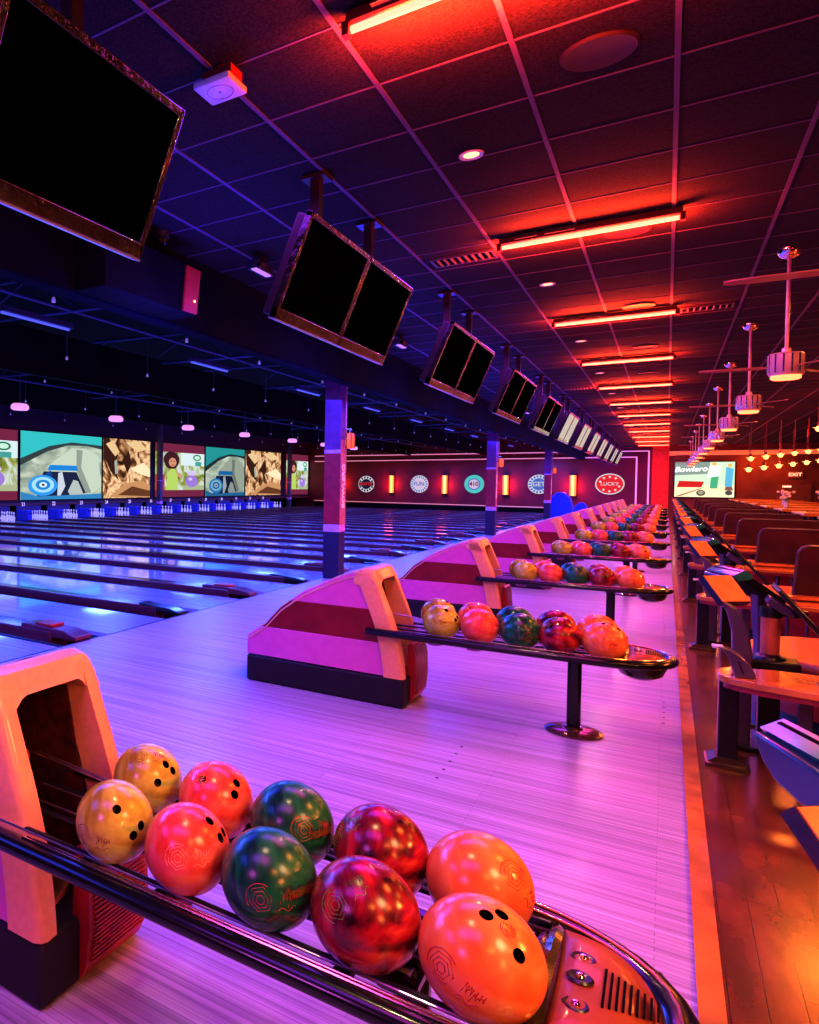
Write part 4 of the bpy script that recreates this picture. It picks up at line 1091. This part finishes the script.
# ------------------------------------------------------------------ concourse furniture, one set per pair of lanes
def make_table():
    t = thing('lane_side_table', 'x', 'table', group='low wood tables beside the approach')
    out = [(.24,-.02)] + [(.24+.10*(1-math.cos(a)), -.02-.09*math.sin(a)) for a in [PI/2*i/6 for i in range(1, 7)]]
    out = [(.245,0),(.25,-.10),(.29,-.16),(.40,-.22),(.8,-.33),(2.5,-.36),(2.5,.26),(.5,.22),(.30,.15),(.255,.08)]
    b = BM(); prism(b, out, .475, .515, axis='Z'); obj('tabletop', b, M['tabletop'], t, bevel=.006)
    b = BM(); prism(b, [(x+.02*(1 if x < 1 else 0), y*.93) for x, y in out], .445, .475, axis='Z'); obj('edge_band', b, M['redpanel'], t)
    b = BM(); bx(b, (.295,0,.24), (.085,.12,.46)); obj('post', b, M['postm'], t, bevel=.008)
    b = BM(); bx(b, (.295,0,.008), (.19,.24,.018), bev=.004); prism(b, [(.21,.016),(.38,.016),(.345,.045),(.245,.045)], -.09, .09); obj('base_plate', b, mat('gilt_base', (.20,.13,.07), .25, metal=.8), t)
    b = BM()
    for i in range(14): tube(b, (.62+.13*i,-.05,.09), (.62+.13*i,-.05,.45), .011, seg=8)
    bx(b, (1.5,-.05,.075), (1.9,.05,.03)); bx(b, (.60,-.05,.24), (.05,.05,.42)); bx(b, (2.4,-.05,.24), (.05,.05,.48))
    obj('spindle_panel', b, M['purplemetal'], t)
    b = BM(); bx(b, (1.65,.14,.545), (1.6,.16,.025)); bx(b, (1.65,.14,.523), (1.4,.03,.02)); obj('raised_ledge', b, M['tabletop'], t)
    return t
def make_fin():
    t = thing('fin_terminal', 'x', 'terminal', group='fin shaped terminals on the low tables')
    b = BM(); prism(b, [(.315,.0),(.40,.0),(.395,.03),(.37,.075),(.335,.115),(.29,.145),(.245,.155),(.235,.15),(.26,.135),(.285,.10),(.30,.05)], -.045, .045); obj('shell', b, M['purplemetal'], t, bevel=.006)
    b = BM(); prism(b, [(.345,.02),(.352,.02),(.328,.09),(.322,.088)], -.048, -.044); obj('card_slot', b, M['black'], t, False)
    b = BM(); bx(b, (.24,0,.150), (.05,.07,.014)); obj('tip_lens', b, M['whitep'], t, bevel=.004)
    return t
def make_kiosk():
    # curved grey pedestal with a wood-faced tilted panel
    t = thing('touch_kiosk', 'x', 'kiosk', group='panel kiosks beside the approach')
    b = BM()
    pr = [(.33,0),(.42,0),(.42,.55),(.40,.70),(.35,.82),(.27,.88),(.26,.86),(.30,.80),(.325,.68),(.33,.5)]
    prism(b, pr, -.05, .05); obj('pedestal', b, M['purplemetal'], t, bevel=.012)
    b = BM(); bx(b, (.37,0,.012), (.18,.22,.024)); obj('base_plate', b, M['postm'], t, bevel=.005)
    # panel: four corners of the wood face, taken at life size
    A = Vector((.185,.06,1.0)); B = Vector((.325,.20,1.0)); C = Vector((.415,.10,.855)); D = Vector((.275,-.06,.86))
    n = (B-A).cross(D-A).normalized(); n = n if n.x > 0 or n.z > 0 else -n
    if n.z < 0: n = -n
    def slab(nm, k0, k1, m, grow=0):
        c = (A+B+C+D)/4; q = [c+(p-c)*(1+grow) for p in (A,B,C,D)]
        b = BM(); va = [b.verts.new(p+n*k0) for p in q]; vb = [b.verts.new(p+n*k1) for p in q]
        b.faces.new(va); b.faces.new(vb)
        for i in range(4): b.faces.new((va[i], vb[i], vb[(i+1) % 4], va[(i+1) % 4]))
        return obj(nm, b, m, t, False)
    slab('panel_shell', -.035, .0, M['bluescreen']); slab('panel_face', .0, .004, M['orangeface'], -.03)
    return t
def make_monitor():
    # back of a tilted glossy monitor on a curved blue arm
    t = thing('scoring_monitor', 'x', 'monitor', group='scoring monitors beside the approach')
    b = BM(); prism(b, [(-.025,.0),(.03,.035),(.075,.005),(.07,-.02),(0,-.04)], .215, .56, axis='X'); o = obj('top_bezel', b, M['green'], t)  # teal reflection along the top edge put into its colour
    b = BM(); prism(b, [(-.02,.0),(.02,.03),(.26,-.15),(.24,-.19)], .22, .555, axis='X'); obj('screen_slab', b, M['blackmatte'], t, bevel=.006)
    b = BM()
    pr = [(.225,-.01),(.24,-.04),(.28,-.09),(.34,-.13),(.45,-.15),(.54,-.14),(.55,-.02)]
    prism(b, pr, -.05, .02); obj('curved_shell', b, M['bluescreen'], t, bevel=.012)
    b = BM(); prism(b, [(.33,-.10),(.42,-.12),(.44,-.45),(.44,-.985),(.38,-.985),(.38,-.45),(.34,-.25)], .17, .22); obj('arm', b, M['purplemetal'], t, bevel=.008)
    b = BM(); bx(b, (.40,.19,-.983), (.2,.2,.02)); obj('base_plate', b, M['postm'], t, bevel=.004)
    return t
def make_clampmon():
    # black monitor on a coppery cylinder standing on a black box
    t = thing('pillar_monitor', 'x', 'monitor', group='pillar monitors behind the low tables')
    b = BM(); bx(b, (.51,.0,.485), (.26,.20,.06)); obj('box', b, M['black'], t, bevel=.01)
    b = BM(); bx(b, (.51,.0,.23), (.1,.1,.46)); obj('stand', b, M['postm'], t, bevel=.01)
    b = BM(); lathe(b, [(.075,.515),(.07,.53),(.045,.545),(.045,.55)], (.51,0,0), 20); obj('collar', b, M['black'], t)
    b = BM(); tube(b, (.51,0,.54), (.51,0,.78), .045, seg=24); obj('cylinder', b, mat('copper_pillar', (.78,.26,.15), .3, metal=.4) if 'cop' not in M else M['cop'], t)
    b = BM(); lathe(b, [(0,.83),(.05,.83),(.052,.82),(.052,.77),(0,.77)], (.51,0,0), 20); bx(b, (.60,0,.80), (.14,.05,.04)); obj('swivel', b, M['black'], t)
    b = BM(); 
    prism(b, [(.52,.94),(.535,.955),(.80,.62),(.775,.605)], -.18, .18); obj('screen_slab', b, M['black'], t, bevel=.006)
    b = BM(); prism(b, [(.48,.86),(.50,.90),(.60,.83),(.62,.77),(.55,.80)], -.07, .07); obj('hinge_cover', b, M['purplemetal'], t, bevel=.01)
    b = BM(); prism(b, [(.529,.962),(.532,.965),(.802,.625),(.798,.622)], -.175, .175); obj('screen_glass', b, M['bluescreen'], t)
    return t
def make_bench():
    t = thing('leather_bench', 'x', 'bench', group='dark leather benches')
    X0, X1 = 1.0, 2.15
    # back: rounded upper left corner, as seen from behind
    r = .09; pr = [(X1,.45),(X1,1.0),(X0+r,1.0)] + [(X0+r-r*math.sin(a), 1.0-r+r*math.cos(a)) for a in [PI/2*i/6 for i in range(1, 7)]] + [(X0-.03,.45)]
    b = BM(); prism(b, pr, -.06, .06); obj('backrest', b, M['leather'], t, bevel=.02)
    b = BM(); sweep(b, [(X0-.03,-.06,.45)] + [(x, -.062, z) for x, z in reversed(pr[2:-1])] + [(X1,-.062,1.0)], .014, 8); obj('piping', b, M['leatheredge'], t)
    # seat: long vinyl cushion with a rounded end, on a red panel
    out = [(2.2,.2),(2.2,1.45),(1.0,1.45),(.72,1.38),(.55,1.2),(.46,.95),(.46,.70),(.56,.45),(.72,.28),(.95,.2)]
    b = BM(); prism(b, out, .40, .455, axis='Z'); obj('seat', b, M['seatred'], t, bevel=.02)
    b = BM(); prism(b, [(x*.94+.12, y*.9+.08) for x, y in out], .08, .40, axis='Z'); obj('seat_base', b, M['redpanel'], t)
    b = BM(); prism(b, [(x*.9+.2, y*.85+.12) for x, y in out], .0, .08, axis='Z'); obj('toe_kick', b, M['black'], t)
    b = BM()
    for x in (1.2, 2.2):
        tube(b, (x,0,.0), (x,0,.5), .018, seg=8)
    obj('leg', b, M['postm'], t)
    return t
def make_high():
    t = thing('high_table', 'x', 'table', group='cream high tables behind the benches')
    b = BM(); bx(b, (3.35,1.65,.985), (2.1,2.0,.05)); obj('tabletop', b, M['cream'], t, bevel=.01)
    b = BM(); bx(b, (3.35,.645,.985), (2.1,.03,.07)); bx(b, (3.4,2.0,1.02), (1.9,.9,.02)); obj('brown_runner', b, M['tabletop'], t, bevel=.004)
    for (x, y) in ((2.5,1.0),(4.1,1.0),(2.5,2.4),(4.1,2.4)):
        b = BM(); tube(b, (x,y,0), (x,y,.96), .035, seg=12); obj('leg', b, M['postm'], t)
    return t
T = {'tab': make_table(), 'fin': make_fin(), 'kio': make_kiosk(), 'mon': make_monitor(), 'cla': make_clampmon(), 'ben': make_bench(), 'hig': make_high()}
LB = {'tab': 'low wood table with black end post, %s from the camera',
      'fin': 'grey fin shaped terminal on the end of the low table, %s from the camera',
      'kio': 'kiosk with tilted orange wood-faced panel on curved grey pedestal, %s from the camera',
      'mon': 'tilted scoring monitor with teal top edge on a curved arm, %s from the camera',
      'cla': 'black monitor on a coppery pillar and black box, %s from the camera',
      'ben': 'dark leather bench back with rounded orange seat, %s from the camera',
      'hig': 'cream topped high table beyond the benches, %s from the camera',
      }
OFF = {'tab': (0,0,0), 'fin': (0,-.08,.515), 'kio': (0,.42,0), 'mon': (.17,1.33,.985), 'cla': (0,.58,0), 'ben': (0,.60,0), 'hig': (0,.60,0)}
cnt = {k: 0 for k in T}
for k in range(-1, 11):
    y0 = 5.33+PITCH*k
    for key, src in T.items():
        if k == -1 and key in ('tab','fin','cla','ben','hig'): continue
        dx, dy, dz = OFF[key]; lb = LB[key] % ORD[cnt[key]]
        if key == 'mon': src.rotation_euler = (0,0,-1.2)
        if cnt[key] == 0: src.location = (dx, y0+dy, dz); src['label'] = lb
        else: c_ = dup(src, (dx, y0+dy, dz), lb); c_.scale = (1,1,1)
        cnt[key] += 1
    if k == -1:
        T['kio'].location = (.015, y0+.13, 0); T['kio'].scale = (1,1,.95); T['mon'].location.z = .86; T['mon'].scale = (1,1,.87)
# small things on the high tables
for i, (x, y, h) in enumerate(((2.6,27.3,.3),(3.1,24.0,.22),(3.35,20.6,.28),(2.9,31.0,.25),(3.4,27.9,.3))):
    t = thing('table_flowers', 'small pale bouquet standing on a cream high table, %s from the camera' % ['nearest','second','third','fourth','farthest'][[20.6,24.0,27.3,27.9,31.0].index(y)], 'flowers', (x, y, 1.03), group='pale bouquets on the high tables')
    b = BM(); lathe(b, [(0,0),(.05,0),(.06,.05),(.04,.12),(.05,.15)], seg=14); obj('vase', b, M['whitep'], t)
    b = BM()
    for q in range(9):
        a = random.uniform(0, 2*PI); e = random.uniform(.2,1); p_ = Vector((.14*e*math.cos(a), .14*e*math.sin(a), .15+h*random.uniform(.3,1)))
        tube(b, (0,0,.1), p_, .005, seg=5)
    obj('stems', b, M['green'], t)
    b = BM()
    for q in range(12):
        a = random.uniform(0, 2*PI); e = random.uniform(.2,1); c = Vector((.15*e*math.cos(a), .15*e*math.sin(a), .18+h*random.uniform(.2,.9)))
        r_ = bmesh.ops.create_icosphere(b, subdivisions=1, radius=.045); bmesh.ops.translate(b, vec=c, verts=r_['verts'])
    obj('blossoms', b, mat('pale_blossom', (.95,.75,.6), .5), t)

# ------------------------------------------------------------------ lights
def area(name, loc, size, col, e, rot=(0,0,0), spread=PI, shape='RECTANGLE'):
    l = bpy.data.lights.new(name, 'AREA'); l.shape = shape; l.size = size[0]; l.size_y = size[1]; l.color = col; l.energy = e; l.spread = spread
    o = bpy.data.objects.new(name, l); COL.objects.link(o); o.location = loc; o.rotation_euler = rot; return o
for k in range(-1, 12):
    y = 3.4+PITCH*k
    area('violet_spot', (-3.6, y, 2.85), (1.6,1.6), (.05,.08,1), 60, (0, .1, 0))
    area('purple_spot', (-1.8, y+.3, 3.5), (1.2,1.2), (.38,.05,1), 32)
    area('magenta_spot', (-.6, y+.4, 3.5), (1.1,1.1), (.92,.07,.75), 25, (0, -.1, 0))
    area('orange_spot', (1.4, y-.5, 3.4), (.6,.6), (1,.27,.04), 38)
    area('orange_wash', (3.4, y+1.2, 3.3), (.8,.8), (1,.28,.05), 44)
    area('orange_side', (2.9, y-.6, 2.2), (.3,.3), (1,.25,.06), 26, (0, 1.25, 0), 1.6)
    area('blue_uplight', (-2.9, y+1.5, 2.5), (.3,1.2), (.03,.04,1), 42, (PI, 0, 0))
    area('red_uplight', (2.4, y+.5, 2.7), (.5,.5), (1,.06,.03), 14, (PI, 0, 0))
    if k >= 0: area('downlight_beam', (-1.01, 5.0-PITCH+PITCH*k, 3.6), (.12,.12), (1,.72,.40), 15, (0,0,0))
    if k >= 0: area('tube_glow', (-.55, 3.17+PITCH*k+.16, 3.43), (1.1,.16), (1,.06,.012), 210, (PI, 0, 0))
for x in (-5.6, -8.5, -12, -16):
    for k in range(0, 8): area('lane_blue', (x, 3+6*k, 3.1), (1.0,2.5), (.07,.14,1), 210)
area('screen_wash', (-19.2, 34, 1.4), (.6,30), (.12,.15,1), 90, (0, PI*.3, 0))
# foreground key lights: warm from the right, magenta from the left
area('warm_key', (1.2, .9, 2.5), (.6,.6), (1,.58,.26), 26, (0, .75, 0))
area('side_magenta', (-1.6, -1.2, 2.0), (.6,.6), (.75,.12,.85), 20, (1.1, 0, 0))
w = bpy.data.worlds.new('world'); sc.world = w; w.use_nodes = True
w.node_tree.nodes['Background'].inputs[0].default_value = (.05,.02,.08,1); w.node_tree.nodes['Background'].inputs[1].default_value = .15

# ------------------------------------------------------------------ camera
R = [[0.7831640655829689, 0.02175455737730469, -0.6214344580186013], [0.6217520155098496, -0.013158772815023272, 0.7831036188828668], [0.00885875775686838, -0.9996767407173781, -0.023831417911760133]]
cd = bpy.data.cameras.new('camera'); cam = bpy.data.objects.new('camera', cd); COL.objects.link(cam)
mw = Matrix.Identity(4)
for r in range(3):
    mw[r][0] = R[r][0]; mw[r][1] = -R[r][1]; mw[r][2] = -R[r][2]
mw[2][3] = 1.55
cam.matrix_world = mw
cd.sensor_fit = 'HORIZONTAL'; cd.sensor_width = 36; cd.lens = 714.14*36/819
cd.shift_x = (409.5-100)/819; cd.shift_y = -(512-499)/819
cd.clip_start = .05; cd.clip_end = 200
sc.camera = cam
sc.view_settings.view_transform = 'Standard'; sc.view_settings.look = 'None'; sc.view_settings.exposure = 0.35; sc.view_settings.gamma = 0.80
sc.cycles.use_denoising = True
sc.cycles.max_bounces = 6; sc.cycles.diffuse_bounces = 3; sc.cycles.glossy_bounces = 4
sc.cycles.sample_clamp_indirect = 4
